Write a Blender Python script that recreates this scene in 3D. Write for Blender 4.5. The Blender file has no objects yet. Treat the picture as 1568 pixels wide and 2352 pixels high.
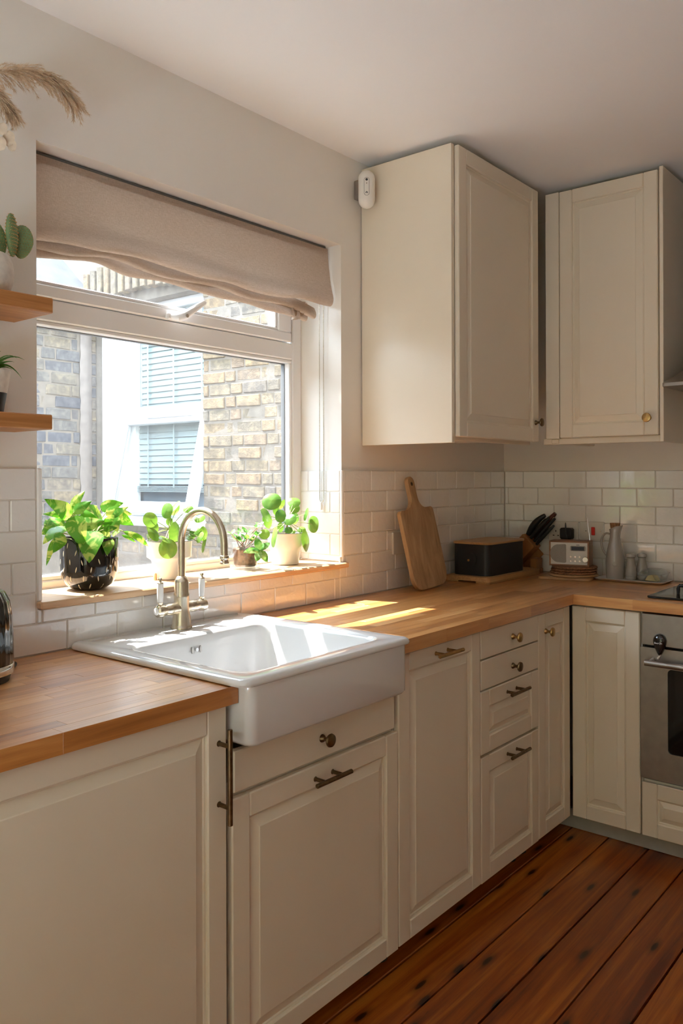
import bpy, math, random
from mathutils import Vector, Matrix, noise
R = random.Random(7)
sc = bpy.context.scene
COL = sc.collection
rad = math.radians

# ------------------------------------------------------------------ camera
CAMP = Vector((-3.5314, -1.89, 1.3602)); YAW, PITCH, ROLL, FPX = rad(39.3525), rad(0.07), rad(-0.1756), 1877.8
fh = Vector((math.cos(YAW), math.sin(YAW), 0)); rt = Vector((math.sin(YAW), -math.cos(YAW), 0)); up = Vector((0, 0, 1))
fwd = fh*math.cos(PITCH)+up*math.sin(PITCH); upp = -fh*math.sin(PITCH)+up*math.cos(PITCH)
rc = rt*math.cos(ROLL)+upp*math.sin(ROLL); uc = -rt*math.sin(ROLL)+upp*math.cos(ROLL)
cd = bpy.data.cameras.new('camera'); cam = bpy.data.objects.new('camera', cd); COL.objects.link(cam)
cam.matrix_world = Matrix(((rc.x, uc.x, -fwd.x, CAMP.x), (rc.y, uc.y, -fwd.y, CAMP.y), (rc.z, uc.z, -fwd.z, CAMP.z), (0, 0, 0, 1)))
cd.sensor_fit = 'VERTICAL'; cd.sensor_height = 36; cd.lens = FPX/2352*36
cd.shift_x = (784-786.27)/2352; cd.shift_y = (1093.44-1176)/2352; cd.clip_start = .02
sc.camera = cam

# ------------------------------------------------------------------ world, sun, exposure
sc.view_settings.view_transform = 'Standard'; sc.view_settings.look = 'None'
sc.view_settings.exposure = 0.22; sc.view_settings.gamma = 1; sc.view_settings.use_curve_mapping = False
sc.cycles.max_bounces = 12; sc.cycles.diffuse_bounces = 7; sc.cycles.glossy_bounces = 4
sc.cycles.transmission_bounces = 8; sc.cycles.transparent_max_bounces = 12
sc.cycles.sample_clamp_indirect = 6; sc.cycles.caustics_reflective = False; sc.cycles.caustics_refractive = False
sc.cycles.use_denoising = True
SKY, SUN = 13.5, 27.0
w = bpy.data.worlds.new('sky'); sc.world = w; w.use_nodes = True
bg = w.node_tree.nodes['Background']; bg.inputs[0].default_value = (.70, .85, 1, 1); bg.inputs[1].default_value = SKY
sl = bpy.data.lights.new('sun', 'SUN'); sl.energy = SUN; sl.angle = rad(.55); sl.color = (1, .975, .94)
so = bpy.data.objects.new('sun', sl); COL.objects.link(so)
so.rotation_euler = Vector((.26, -1, -1.86)).to_track_quat('-Z', 'Y').to_euler(); so.location = (-2, 6, 9)
def area(name, loc, rot, sx, sy, e, col=(1, 1, 1), portal=False):
    l = bpy.data.lights.new(name, 'AREA'); l.shape = 'RECTANGLE'; l.size = sx; l.size_y = sy; l.energy = e; l.color = col
    o = bpy.data.objects.new(name, l); COL.objects.link(o); o.location = loc; o.rotation_euler = rot
    if portal: l.cycles.is_portal = True
    return o
area('kitchen_window_portal', (-1.83, .34, 1.64), (rad(-90), 0, 0), 1.2, 1.2, 1, portal=True)
# added warm fill light, set in the invented doors behind the camera
area('added_warm_fill', (-4.92, -1.65, 1.12), (rad(90), 0, rad(-90)), 1.7, 2.0, 8.5, (1.0, .80, .62))

# ------------------------------------------------------------------ node helpers
def newmat(name):
    m = bpy.data.materials.new(name); m.use_nodes = True
    return m, m.node_tree, m.node_tree.nodes['Principled BSDF']
def nd(nt, t, **kw):
    n = nt.nodes.new(t)
    for k, v in kw.items():
        if k.startswith('_'): setattr(n, k[1:], v)
        else: n.inputs[k.replace('__', ' ')].default_value = v
    return n
def ramp(nt, fac, stops):
    r = nt.nodes.new('ShaderNodeValToRGB'); e = r.color_ramp.elements
    while len(e) > 1: e.remove(e[-1])
    e[0].position = stops[0][0]; e[0].color = (*stops[0][1], 1)
    for p, c in stops[1:]:
        q = e.new(p); q.color = (*c, 1)
    nt.links.new(fac, r.inputs[0]); return r.outputs[0]
def coords(nt, scale=(1, 1, 1), rnd=True, rot=(0, 0, 0)):
    tc = nt.nodes.new('ShaderNodeTexCoord'); v = tc.outputs['Object']
    if rnd:
        oi = nt.nodes.new('ShaderNodeObjectInfo'); ml = nd(nt, 'ShaderNodeVectorMath', _operation='SCALE'); ml.inputs[0].default_value = (13.1, 7.7, 5.3)
        nt.links.new(oi.outputs['Random'], ml.inputs['Scale'])
        ad = nd(nt, 'ShaderNodeVectorMath', _operation='ADD'); nt.links.new(v, ad.inputs[0]); nt.links.new(ml.outputs[0], ad.inputs[1]); v = ad.outputs[0]
    mp = nt.nodes.new('ShaderNodeMapping'); mp.inputs['Scale'].default_value = scale; mp.inputs['Rotation'].default_value = rot
    nt.links.new(v, mp.inputs[0]); return mp.outputs[0]
def noi(nt, vec, scale, detail=3, rough=.5, dist=0):
    n = nd(nt, 'ShaderNodeTexNoise', Scale=scale, Detail=detail, Roughness=rough, Distortion=dist); nt.links.new(vec, n.inputs['Vector']); return n.outputs[0]
def bump(nt, p, h, strength, dist=.002):
    b = nd(nt, 'ShaderNodeBump', Strength=strength, Distance=dist); nt.links.new(h, b.inputs['Height']); nt.links.new(b.outputs[0], p.inputs['Normal'])
def mixc(nt, fac, a, b, mode='MIX'):
    m = nt.nodes.new('ShaderNodeMix'); m.data_type = 'RGBA'; m.blend_type = mode
    for s, v in ((m.inputs[0], fac), (m.inputs[6], a), (m.inputs[7], b)):
        if hasattr(v, 'links') or hasattr(v, 'is_linked'): nt.links.new(v, s)
        elif isinstance(v, tuple): s.default_value = (*v, 1) if len(v) == 3 else v
        else: s.default_value = v
    return m.outputs[2]
def plain(name, col, rough=.5, metal=0, var=.06, vs=8, bs=0, bsc=60, coat=0, spec=.5, rndv=0):
    m, nt, p = newmat(name)
    v = coords(nt); n = noi(nt, v, vs)
    c = ramp(nt, n, [(.3, tuple(x*(1-var) for x in col)), (.7, tuple(min(1, x*(1+var)) for x in col))])
    if rndv:
        oi = nt.nodes.new('ShaderNodeObjectInfo')
        c = mixc(nt, 1.0, c, ramp(nt, oi.outputs['Random'], [(0, (1-rndv,)*3), (1, (1, 1, 1))]), 'MULTIPLY')
    nt.links.new(c, p.inputs['Base Color'])
    p.inputs['Roughness'].default_value = rough; p.inputs['Metallic'].default_value = metal
    p.inputs['Coat Weight'].default_value = coat; p.inputs['Coat Roughness'].default_value = .05; p.inputs['Specular IOR Level'].default_value = spec
    if bs: bump(nt, p, noi(nt, v, bsc), bs)
    return m
def wood(name, stops, axis='x', rough=.4, grain=55, along=3, rndv=.35, coat=0, bs=.25, knots=False):
    m, nt, p = newmat(name)
    s = {'x': (along, grain, grain), 'y': (grain, along, grain), 'z': (grain, grain, along)}[axis]
    v = coords(nt, s); n1 = noi(nt, v, 1, 5, .62, .6)
    s2 = tuple(q*.12 for q in s); n2 = noi(nt, coords(nt, s2), 1, 2, .5, 1.2)
    a = nd(nt, 'ShaderNodeMath', _operation='MULTIPLY_ADD'); nt.links.new(n2, a.inputs[0]); a.inputs[1].default_value = .55; a.inputs[2].default_value = -.28
    b = nd(nt, 'ShaderNodeMath', _operation='ADD'); nt.links.new(n1, b.inputs[0]); nt.links.new(a.outputs[0], b.inputs[1])
    if rndv:
        oi = nt.nodes.new('ShaderNodeObjectInfo'); c = nd(nt, 'ShaderNodeMath', _operation='MULTIPLY_ADD')
        nt.links.new(oi.outputs['Random'], c.inputs[0]); c.inputs[1].default_value = rndv; c.inputs[2].default_value = -rndv/2
        d = nd(nt, 'ShaderNodeMath', _operation='ADD'); nt.links.new(b.outputs[0], d.inputs[0]); nt.links.new(c.outputs[0], d.inputs[1]); b = d
    col = ramp(nt, b.outputs[0], stops)
    if knots:
        vv = coords(nt, (2.5, 9, 1)); vo = nd(nt, 'ShaderNodeTexVoronoi', Scale=1.0, _voronoi_dimensions='2D'); nt.links.new(vv, vo.inputs['Vector'])
        k = ramp(nt, vo.outputs['Distance'], [(0, (.04,)*3), (.05, (.10,)*3), (.075, (.55,)*3), (.16, (1, 1, 1))])
        col = mixc(nt, 1.0, col, k, 'MULTIPLY')
        sc_ = ramp(nt, noi(nt, coords(nt, (9, 30, 9)), 3, 6, .75), [(.62, (0, 0, 0)), (.72, (.5, .5, .5))])
        col = mixc(nt, sc_, col, (.045, .014, .008))
    nt.links.new(col, p.inputs['Base Color'])
    p.inputs['Roughness'].default_value = rough; p.inputs['Coat Weight'].default_value = coat; p.inputs['Coat Roughness'].default_value = .32
    bump(nt, p, n1, bs, .0006)
    return m
def leafmat(name, c1, c2, vein=None, trans=.4, sc_=30, thr=(.5, .62), rough=.35):
    m, nt, p = newmat(name); v = coords(nt)
    c = ramp(nt, noi(nt, v, sc_, 3, .6, .8), [(thr[0], c1), (thr[1], c2)])
    oi = nt.nodes.new('ShaderNodeObjectInfo')
    c = mixc(nt, 1.0, c, ramp(nt, oi.outputs['Random'], [(0, (.62, .72, .6)), (.5, (1, 1, 1)), (1, (1, .95, .85))]), 'MULTIPLY')
    nt.links.new(c, p.inputs['Base Color']); p.inputs['Roughness'].default_value = rough
    t = nt.nodes.new('ShaderNodeBsdfTranslucent'); nt.links.new(mixc(nt, 1.0, c, (1.0, 1.0, .55), 'MULTIPLY'), t.inputs[0])
    mx = nt.nodes.new('ShaderNodeMixShader'); mx.inputs[0].default_value = trans
    nt.links.new(p.outputs[0], mx.inputs[1]); nt.links.new(t.outputs[0], mx.inputs[2])
    nt.links.new(mx.outputs[0], nt.nodes['Material Output'].inputs[0]); return m
def thin_glass(name, haze=.1, tint=(1, 1, 1), gl=1.0):
    m, nt, p = newmat(name); nt.nodes.remove(p)
    tr = nt.nodes.new('ShaderNodeBsdfTransparent'); tr.inputs[0].default_value = (*tint, 1)
    g = nt.nodes.new('ShaderNodeBsdfGlossy'); g.inputs['Roughness'].default_value = .02
    lw = nt.nodes.new('ShaderNodeLayerWeight'); lw.inputs[0].default_value = .5; fr = nd(nt, 'ShaderNodeMath', _operation='POWER'); nt.links.new(lw.outputs['Facing'], fr.inputs[0]); fr.inputs[1].default_value = 4.5; fa = nd(nt, 'ShaderNodeMath', _operation='MULTIPLY_ADD'); nt.links.new(fr.outputs[0], fa.inputs[0]); fa.inputs[1].default_value = .7; fa.inputs[2].default_value = .035; fr = fa
    fm = nd(nt, 'ShaderNodeMath', _operation='MULTIPLY'); nt.links.new(fr.outputs[0], fm.inputs[0]); fm.inputs[1].default_value = gl
    m1 = nt.nodes.new('ShaderNodeMixShader'); nt.links.new(fm.outputs[0], m1.inputs[0]); nt.links.new(tr.outputs[0], m1.inputs[1]); nt.links.new(g.outputs[0], m1.inputs[2])
    last = m1
    if haze:
        t = nt.nodes.new('ShaderNodeBsdfTranslucent'); t.inputs[0].default_value = (.95, .97, 1, 1)
        n = noi(nt, coords(nt, (1, 1, .35), False), 14, 5, .65)
        f = nd(nt, 'ShaderNodeMapRange'); nt.links.new(n, f.inputs[0]); f.inputs[1].default_value = .3; f.inputs[2].default_value = .75; f.inputs[3].default_value = haze*.6; f.inputs[4].default_value = haze*1.5
        m2 = nt.nodes.new('ShaderNodeMixShader'); nt.links.new(f.outputs[0], m2.inputs[0]); nt.links.new(m1.outputs[0], m2.inputs[1]); nt.links.new(t.outputs[0], m2.inputs[2]); last = m2
    nt.links.new(last.outputs[0], nt.nodes['Material Output'].inputs[0]); return m

M = {}
M['wall'] = plain('wall_paint', (.80, .76, .70), .75, var=.02, vs=3, bs=.12, bsc=160)
M['warmwall'] = plain('warm_brown_wall_paint', (.60, .50, .39), .8, var=.02)
M['ceiling'] = plain('ceiling_paint', (.90, .89, .875), .8, var=.015, vs=2, bs=.08, bsc=120)
M['cream'] = plain('cream_cabinet_lacquer', (.74, .66, .535), .36, var=.015, vs=5, bs=.03, bsc=200)
M['carcass'] = plain('white_melamine', (.78, .74, .67), .45, var=.01)
M['plinth'] = plain('grey_plinth', (.42, .39, .35), .55, var=.08, vs=20)
M['upvc'] = plain('white_upvc', (.86, .86, .86), .28, var=.01)
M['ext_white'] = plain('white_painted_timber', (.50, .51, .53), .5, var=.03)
M['ceramic'] = plain('white_fireclay_glaze', (.74, .745, .745), .07, var=.01, coat=.5, bs=.05, bsc=5)
M['whitegloss'] = plain('white_pot_glaze', (.85, .83, .79), .18, var=.01)
M['porcelain'] = plain('porcelain', (.9, .9, .9), .1)
M['black'] = plain('matt_black', (.008, .008, .009), .5, var=.2, bs=.2, bsc=300)
M['blackgloss'] = plain('black_glaze', (.006, .006, .007), .05, coat=.6)
M['dark'] = plain('dark_void', (.01, .009, .008), .8)
M['blackglass'] = plain('black_glass', (.008, .008, .009), .06)
M['nickel'] = plain('brushed_nickel', (.66, .59, .47), .27, 1, var=.06, vs=40, bs=.1, bsc=300)
M['brass'] = plain('aged_brass', (.42, .26, .10), .32, 1, var=.25, vs=60)
M['bronze'] = plain('dark_bronze', (.16, .105, .055), .36, 1, var=.3, vs=70)
M['chrome'] = plain('chrome', (.75, .74, .72), .12, 1, var=.02)
M['steel'] = plain('brushed_steel', (.40, .375, .35), .38, 1, var=.07, vs=25, bs=.12, bsc=200)
M['grey_rubber'] = plain('grey_rubber', (.12, .12, .12), .5)
M['grout'] = plain('grout', (.66, .62, .56), .85, var=.06, vs=40)
M['mortar'] = plain('lime_mortar', (.135, .115, .092), .95, var=.12, vs=25, bs=.8, bsc=60)
M['render'] = plain('old_render', (.15, .13, .115), .95, var=.15, vs=18, bs=1, bsc=40)
M['tray'] = plain('pale_tray', (.60, .56, .52), .25, var=.03)
M['taupe'] = plain('taupe_glaze', (.36, .33, .30), .16, var=.03, coat=.3)
M['radio_face'] = plain('radio_face', (.66, .64, .61), .35, var=.01)
M['mesh_grey'] = plain('speaker_cloth', (.30, .28, .25), .7, var=.12, vs=400)
M['screen'] = plain('display_glass', (.02, .03, .045), .08)
M['red'] = plain('red_rocker', (.62, .015, .01), .3)
M['socket'] = plain('white_plastic', (.62, .58, .52), .3, var=.01)
M['sensor'] = plain('white_sensor_plastic', (.78, .75, .69), .35, var=.01)
M['soil'] = plain('soil', (.045, .028, .018), .95, var=.4, vs=200, bs=1, bsc=200)
M['stone_pot'] = plain('speckled_stoneware', (.66, .61, .54), .55, var=.12, vs=60, bs=.1)
M['butter'] = plain('butter', (.78, .60, .27), .4)
M['slate'] = plain('slate', (.030, .037, .045), .8, var=.3, vs=10)
M['plume'] = plain('dried_grass', (.64, .48, .32), .9, var=.15, vs=60)
M['seedpod'] = plain('papery_seedpod', (.70, .58, .44), .6, var=.1, vs=60)
M['stem'] = plain('green_stem', (.32, .34, .12), .5, var=.2)
M['redstem'] = plain('reddish_stem', (.36, .2, .12), .5, var=.2)
M['pink_stone'] = plain('garden_ground', (.78, .78, .78), .9, var=.06, vs=6)
M['cable'] = plain('black_cable', (.02, .022, .022), .45)
M['print'] = plain('print_ink', (.05, .05, .05), .5)
M['printw'] = plain('white_print', (.8, .8, .8), .5)
M['dash'] = plain('cream_dashes', (.70, .60, .45), .5)
OAK = [(.12, (.30, .10, .02)), (.38, (.48, .19, .045)), (.6, (.60, .275, .08)), (.88, (.73, .40, .155))]
M['oak_x'] = wood('oiled_oak_x', OAK, 'x', .42, coat=1.0, rndv=.42, bs=.12)
M['oak_y'] = wood('oiled_oak_y', OAK, 'y', .42, coat=1.0, rndv=.42, bs=.12)
M['sill_oak'] = wood('sill_oak', [(.25, (.46, .26, .12)), (.5, (.60, .38, .21)), (.8, (.72, .51, .32))], 'x', .42, rndv=0)
M['shelf_oak'] = wood('shelf_oak', [(.25, (.27, .10, .022)), (.5, (.40, .165, .045)), (.8, (.52, .25, .085))], 'x', .5, rndv=0)
M['pine'] = wood('stained_pine_boards', [(.2, (.12, .018, .002)), (.42, (.27, .055, .005)), (.6, (.42, .12, .012)), (.82, (.55, .20, .03))], 'x', .33, 40, 1.6, rndv=.2, coat=.15, knots=True)
M['board_wood'] = wood('chopping_board_wood', [(.2, (.22, .12, .05)), (.45, (.40, .245, .12)), (.7, (.52, .34, .18))], 'z', .55, 30, 3, rndv=0)
M['bamboo'] = wood('bamboo', [(.25, (.36, .19, .07)), (.6, (.50, .29, .12)), (.8, (.58, .36, .17))], 'x', .45, 90, 3, rndv=.15)
M['block_wood'] = wood('knife_block_wood', [(.25, (.26, .10, .03)), (.6, (.38, .17, .05)), (.8, (.48, .24, .08))], 'z', .45, 60, 5, rndv=.1)
M['trivet_wood'] = wood('trivet_wood', [(.25, (.34, .18, .08)), (.6, (.46, .27, .13)), (.8, (.52, .33, .18))], 'y', .55, 40, 4, rndv=.1)
M['walnut'] = wood('walnut_case', [(.25, (.15, .055, .02)), (.6, (.26, .105, .04)), (.8, (.34, .15, .06))], 'y', .4, 50, 4, rndv=0)
M['cork'] = plain('dark_cork', (.22, .10, .045), .9, var=.55, vs=130, bs=.8, bsc=130)
M['cork_light'] = plain('bottle_cork', (.28, .13, .055), .85, var=.6, vs=160, bs=.6, bsc=130)
M['redwood'] = plain('red_brown_handle', (.10, .022, .012), .3)
M['glass'] = thin_glass('window_glass', .012)
M['glass_far'] = thin_glass('sash_glass', .0, (.96, .985, .985))
M['glass_pot'] = thin_glass('pot_glass', .05, (.93, .95, .95), 1.4)
M['dish_glass'] = thin_glass('dish_glass', .04, (.95, .97, .97), 1.6)
M['slat'] = plain('pale_blind_slat', (.33, .365, .365), .5, var=.01)
M['pothos'] = leafmat('variegated_leaf', (.12, .36, .03), (.62, .72, .22), trans=.42, sc_=26, thr=(.50, .60))
M['pilea'] = leafmat('pilea_leaf', (.11, .28, .045), (.30, .44, .10), trans=.38, sc_=14, thr=(.35, .75), rough=.3)
M['pep'] = leafmat('small_rounded_leaf', (.10, .30, .05), (.42, .56, .30), trans=.35, sc_=30, thr=(.45, .7))
M['haw'] = leafmat('dark_strap_leaf', (.05, .16, .02), (.10, .28, .04), trans=.2)
M['cactus'] = plain('cactus_green', (.16, .24, .10), .6, var=.25, vs=50)
M['spine'] = plain('cactus_spines', (.55, .30, .10), .8)

def tilemat():
    m, nt, p = newmat('handmade_white_tile'); v = coords(nt)
    oi = nt.nodes.new('ShaderNodeObjectInfo')
    c = ramp(nt, oi.outputs['Random'], [(0, (.79, .775, .745)), (.5, (.82, .81, .785)), (1, (.85, .84, .82))])
    nt.links.new(c, p.inputs['Base Color']); p.inputs['Roughness'].default_value = .07; p.inputs['Specular IOR Level'].default_value = .9; p.inputs['Coat Weight'].default_value = 1.0
    n = noi(nt, v, 26, 2, .5, 1.2); bump(nt, p, n, .45, .0035); return m
M['tile'] = tilemat()
def linen():
    m, nt, p = newmat('linen_weave'); v = coords(nt, (1, 1, 1), False)
    a = noi(nt, coords(nt, (1000, 1000, 60), False), 1, 2); b = noi(nt, coords(nt, (60, 60, 1000), False), 1, 2)
    x = nd(nt, 'ShaderNodeMath', _operation='ADD'); nt.links.new(a, x.inputs[0]); nt.links.new(b, x.inputs[1])
    h = nd(nt, 'ShaderNodeMath', _operation='MULTIPLY'); nt.links.new(x.outputs[0], h.inputs[0]); h.inputs[1].default_value = .5
    c = ramp(nt, h.outputs[0], [(.36, (.47, .365, .28)), (.5, (.54, .425, .335)), (.62, (.61, .49, .395))])
    nt.links.new(c, p.inputs['Base Color']); p.inputs['Roughness'].default_value = .9; bump(nt, p, h.outputs[0], .3, .001)
    t = nt.nodes.new('ShaderNodeBsdfTranslucent'); nt.links.new(c, t.inputs[0]); mx = nt.nodes.new('ShaderNodeMixShader'); mx.inputs[0].default_value = .32
    nt.links.new(p.outputs[0], mx.inputs[1]); nt.links.new(t.outputs[0], mx.inputs[2]); nt.links.new(mx.outputs[0], nt.nodes['Material Output'].inputs[0]); return m
M['linen'] = linen()
def brickmat(name, stops):
    m, nt, p = newmat(name); oi = nt.nodes.new('ShaderNodeObjectInfo')
    c = ramp(nt, oi.outputs['Random'], stops); v = coords(nt); n = noi(nt, v, 22, 5, .7)
    c = mixc(nt, 1.0, c, ramp(nt, n, [(.3, (.5, .5, .54)), (.5, (.85, .85, .85)), (.62, (1.25, 1.22, 1.15))]), 'MULTIPLY')
    nt.links.new(c, p.inputs['Base Color']); p.inputs['Roughness'].default_value = .95; bump(nt, p, noi(nt, v, 60, 5, .7), .9, .006); return m
M['brick_y'] = brickmat('london_stock_brick', [(0, (.14, .095, .052)), (.3, (.155, .115, .066)), (.6, (.12, .098, .066)), (.8, (.092, .08, .066)), (1, (.145, .10, .058))])
M['brick_g'] = brickmat('shade_greyed_brick', [(0, (.06, .06, .07)), (.3, (.08, .08, .085)), (.55, (.11, .10, .085)), (.75, (.17, .135, .085)), (1, (.07, .073, .085))])  # random tones, greyed to carry the shade on the yard's end wall

# ------------------------------------------------------------------ mesh helpers
class B:
    def __init__(s): s.v = []; s.f = []
    def add(s, v, f):
        o = len(s.v); s.v += [tuple(p) for p in v]; s.f += [tuple(i+o for i in q) for q in f]; return s
    def box(s, x0, x1, y0, y1, z0, z1, b=0):
        x0, x1 = sorted((x0, x1)); y0, y1 = sorted((y0, y1)); z0, z1 = sorted((z0, z1))
        if b <= 0:
            v = [(x, y, z) for x in (x0, x1) for y in (y0, y1) for z in (z0, z1)]
            return s.add(v, [(0, 1, 3, 2), (4, 6, 7, 5), (0, 4, 5, 1), (2, 3, 7, 6), (0, 2, 6, 4), (1, 5, 7, 3)])
        b = min(b, (x1-x0)*.45, (y1-y0)*.45, (z1-z0)*.45); v = []; I = {}
        for i in (0, 1):
            for j in (0, 1):
                for k in (0, 1):
                    X, Y, Z = (x0, x1)[i], (y0, y1)[j], (z0, z1)[k]; xi, yi, zi = X+b*(1-2*i), Y+b*(1-2*j), Z+b*(1-2*k)
                    for a, p in enumerate(((X, yi, zi), (xi, Y, zi), (xi, yi, Z))): I[i, j, k, a] = len(v); v.append(p)
        f = []
        for i in (0, 1):
            f += [(I[i, 0, 0, 0], I[i, 1, 0, 0], I[i, 1, 1, 0], I[i, 0, 1, 0]), (I[0, i, 0, 1], I[1, i, 0, 1], I[1, i, 1, 1], I[0, i, 1, 1]), (I[0, 0, i, 2], I[1, 0, i, 2], I[1, 1, i, 2], I[0, 1, i, 2])]
            for j in (0, 1):
                f += [(I[i, j, 0, 0], I[i, j, 1, 0], I[i, j, 1, 1], I[i, j, 0, 1]), (I[i, 0, j, 0], I[i, 1, j, 0], I[i, 1, j, 2], I[i, 0, j, 2]), (I[0, i, j, 1], I[1, i, j, 1], I[1, i, j, 2], I[0, i, j, 2])]
                for k in (0, 1): f.append((I[i, j, k, 0], I[i, j, k, 1], I[i, j, k, 2]))
        return s.add(v, f)
    def lathe(s, prof, cx=0, cy=0, seg=32, cz=0, close=False):
        v = []; f = []; n = len(prof)
        for r, z in prof:
            for k in range(seg):
                a = 2*math.pi*k/seg; v.append((cx+max(r, 1e-5)*math.cos(a), cy+max(r, 1e-5)*math.sin(a), cz+z))
        for i in range(n-1 if not close else n):
            j = (i+1) % n
            for k in range(seg): l = (k+1) % seg; f.append((i*seg+k, i*seg+l, j*seg+l, j*seg+k))
        if not close:
            if prof[0][0] > 1e-4: f.append(tuple(range(seg)))
            if prof[-1][0] > 1e-4: f.append(tuple((n-1)*seg+k for k in range(seg)))
        return s.add(v, f)
    def tube(s, path, r, seg=10, closed=False):
        P = [Vector(p) for p in path]; n = len(P); rs = r if isinstance(r, (list, tuple)) else [r]*n
        T = [((P[(i+1) % n]-P[i-1]) if closed else (P[min(i+1, n-1)]-P[max(i-1, 0)])).normalized() for i in range(n)]
        u = T[0].orthogonal().normalized(); v = []; f = []
        for i in range(n):
            u = (u-T[i]*u.dot(T[i])); u = u.normalized() if u.length > 1e-6 else T[i].orthogonal().normalized(); q = T[i].cross(u)
            for k in range(seg):
                a = 2*math.pi*k/seg; v.append(P[i]+(u*math.cos(a)+q*math.sin(a))*rs[i])
        for i in range(n if closed else n-1):
            j = (i+1) % n
            for k in range(seg): l = (k+1) % seg; f.append((i*seg+k, i*seg+l, j*seg+l, j*seg+k))
        if not closed: f += [tuple(range(seg)), tuple((n-1)*seg+k for k in range(seg))]
        return s.add(v, f)
    def loops(s, L, cap0=True, cap1=True):
        n = len(L[0]); v = [p for l in L for p in l]; f = []
        for i in range(len(L)-1):
            for k in range(n): l = (k+1) % n; f.append((i*n+k, i*n+l, (i+1)*n+l, (i+1)*n+k))
        if cap0: f.append(tuple(range(n)))
        if cap1: f.append(tuple((len(L)-1)*n+k for k in range(n)))
        return s.add(v, f)
    def prism(s, poly, axis, t0, t1, c=0):
        def P(a, b, t): return {'x': (t, a, b), 'y': (a, t, b), 'z': (a, b, t)}[axis]
        if c:
            ctr = (sum(p[0] for p in poly)/len(poly), sum(p[1] for p in poly)/len(poly))
            def ins(p):
                d = Vector((ctr[0]-p[0], ctr[1]-p[1])); return (p[0]+d.normalized()[0]*c, p[1]+d.normalized()[1]*c)
            q = [ins(p) for p in poly]; sg = 1 if t1 > t0 else -1
            return s.loops([[P(*p, t0) for p in q], [P(*p, t0+sg*c) for p in poly], [P(*p, t1-sg*c) for p in poly], [P(*p, t1) for p in q]])
        return s.loops([[P(*p, t0) for p in poly], [P(*p, t1) for p in poly]])
    def grid(s, fn, nu, nv):
        v = [fn(i/nu, j/nv) for i in range(nu+1) for j in range(nv+1)]
        return s.add(v, [(i*(nv+1)+j, (i+1)*(nv+1)+j, (i+1)*(nv+1)+j+1, i*(nv+1)+j+1) for i in range(nu) for j in range(nv)])
    def xf(s, m): s.v = [tuple(m @ Vector(p)) for p in s.v]; return s
    def fn(s, g): s.v = [tuple(g(Vector(p))) for p in s.v]; return s
def sm(P, n=6):
    P = [Vector(p) for p in P]; o = []
    for i in range(len(P)-1):
        p0, p1, p2, p3 = P[max(i-1, 0)], P[i], P[i+1], P[min(i+2, len(P)-1)]
        for k in range(n):
            u = k/n; o.append(.5*((2*p1)+(-p0+p2)*u+(2*p0-5*p1+4*p2-p3)*u*u+(-p0+3*p1-3*p2+p3)*u**3))
    return o+[P[-1]]
def rrect(x0, x1, y0, y1, r, n=6):
    o = []
    for cx, cy, a0 in ((x1-r, y1-r, 0), (x0+r, y1-r, 90), (x0+r, y0+r, 180), (x1-r, y0+r, 270)):
        for k in range(n+1): a = rad(a0+90*k/n); o.append((cx+r*math.cos(a), cy+r*math.sin(a)))
    return o
ORG = {}
import bmesh
def mesh(name, b, mat, org, smooth):
    me = bpy.data.meshes.new(name); me.from_pydata([(p[0]-org[0], p[1]-org[1], p[2]-org[2]) for p in b.v], [], b.f)
    bm = bmesh.new(); bm.from_mesh(me); bmesh.ops.recalc_face_normals(bm, faces=bm.faces); bm.to_mesh(me); bm.free()
    me.materials.append(mat)
    if smooth:
        me.shade_smooth(); me.set_sharp_from_angle(angle=rad(smooth))
    return me
def obj(name, b, mat, parent=None, smooth=0, label=None, kind=None, org=None, cat=None, group=None):
    if parent is not None: o0 = ORG[parent.name]
    elif org is not None: o0 = org
    else:
        xs, ys, zs = zip(*b.v); o0 = ((min(xs)+max(xs))/2, (min(ys)+max(ys))/2, min(zs))
    if isinstance(mat, str): mat = M[mat]
    o = bpy.data.objects.new(name, mesh(name, b, mat, o0, smooth)); COL.objects.link(o)
    if parent is not None: o.parent = parent
    else: o.location = o0
    ORG[o.name] = o0
    if label: o['label'] = label
    if cat: o['category'] = cat
    if kind: o['kind'] = kind
    if group: o['group'] = group
    return o
def thing(name, label, cat, loc, group=None, kind=None):
    o = bpy.data.objects.new(name, None); COL.objects.link(o); o.location = loc; o.empty_display_size = .05
    if kind: o['kind'] = kind
    else: o['category'] = cat
    o['label'] = label
    if group: o['group'] = group
    ORG[o.name] = tuple(loc); return o
def ray(u, v):
    x, y = (u-786.27)/FPX, -(v-1093.44)/FPX; return fwd+rc*x+uc*y
def at(u, v, ax, val):
    d = ray(u, v); i = 'xyz'.index(ax); return CAMP+d*((val-CAMP[i])/d[i])
def text(name, s, size, mat, parent, m, depth=.0004):
    cu = bpy.data.curves.new(name, 'FONT'); cu.body = s; cu.size = size; cu.extrude = depth; cu.align_x = 'CENTER'; cu.align_y = 'CENTER'
    t = bpy.data.objects.new(name+'_t', cu); me = bpy.data.meshes.new_from_object(t); bpy.data.objects.remove(t)
    o0 = Vector(ORG[parent.name]); me.transform(Matrix.Translation(-o0) @ m); me.materials.append(M[mat])
    o = bpy.data.objects.new(name, me); COL.objects.link(o); o.parent = parent; ORG[o.name] = tuple(o0); return o

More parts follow.
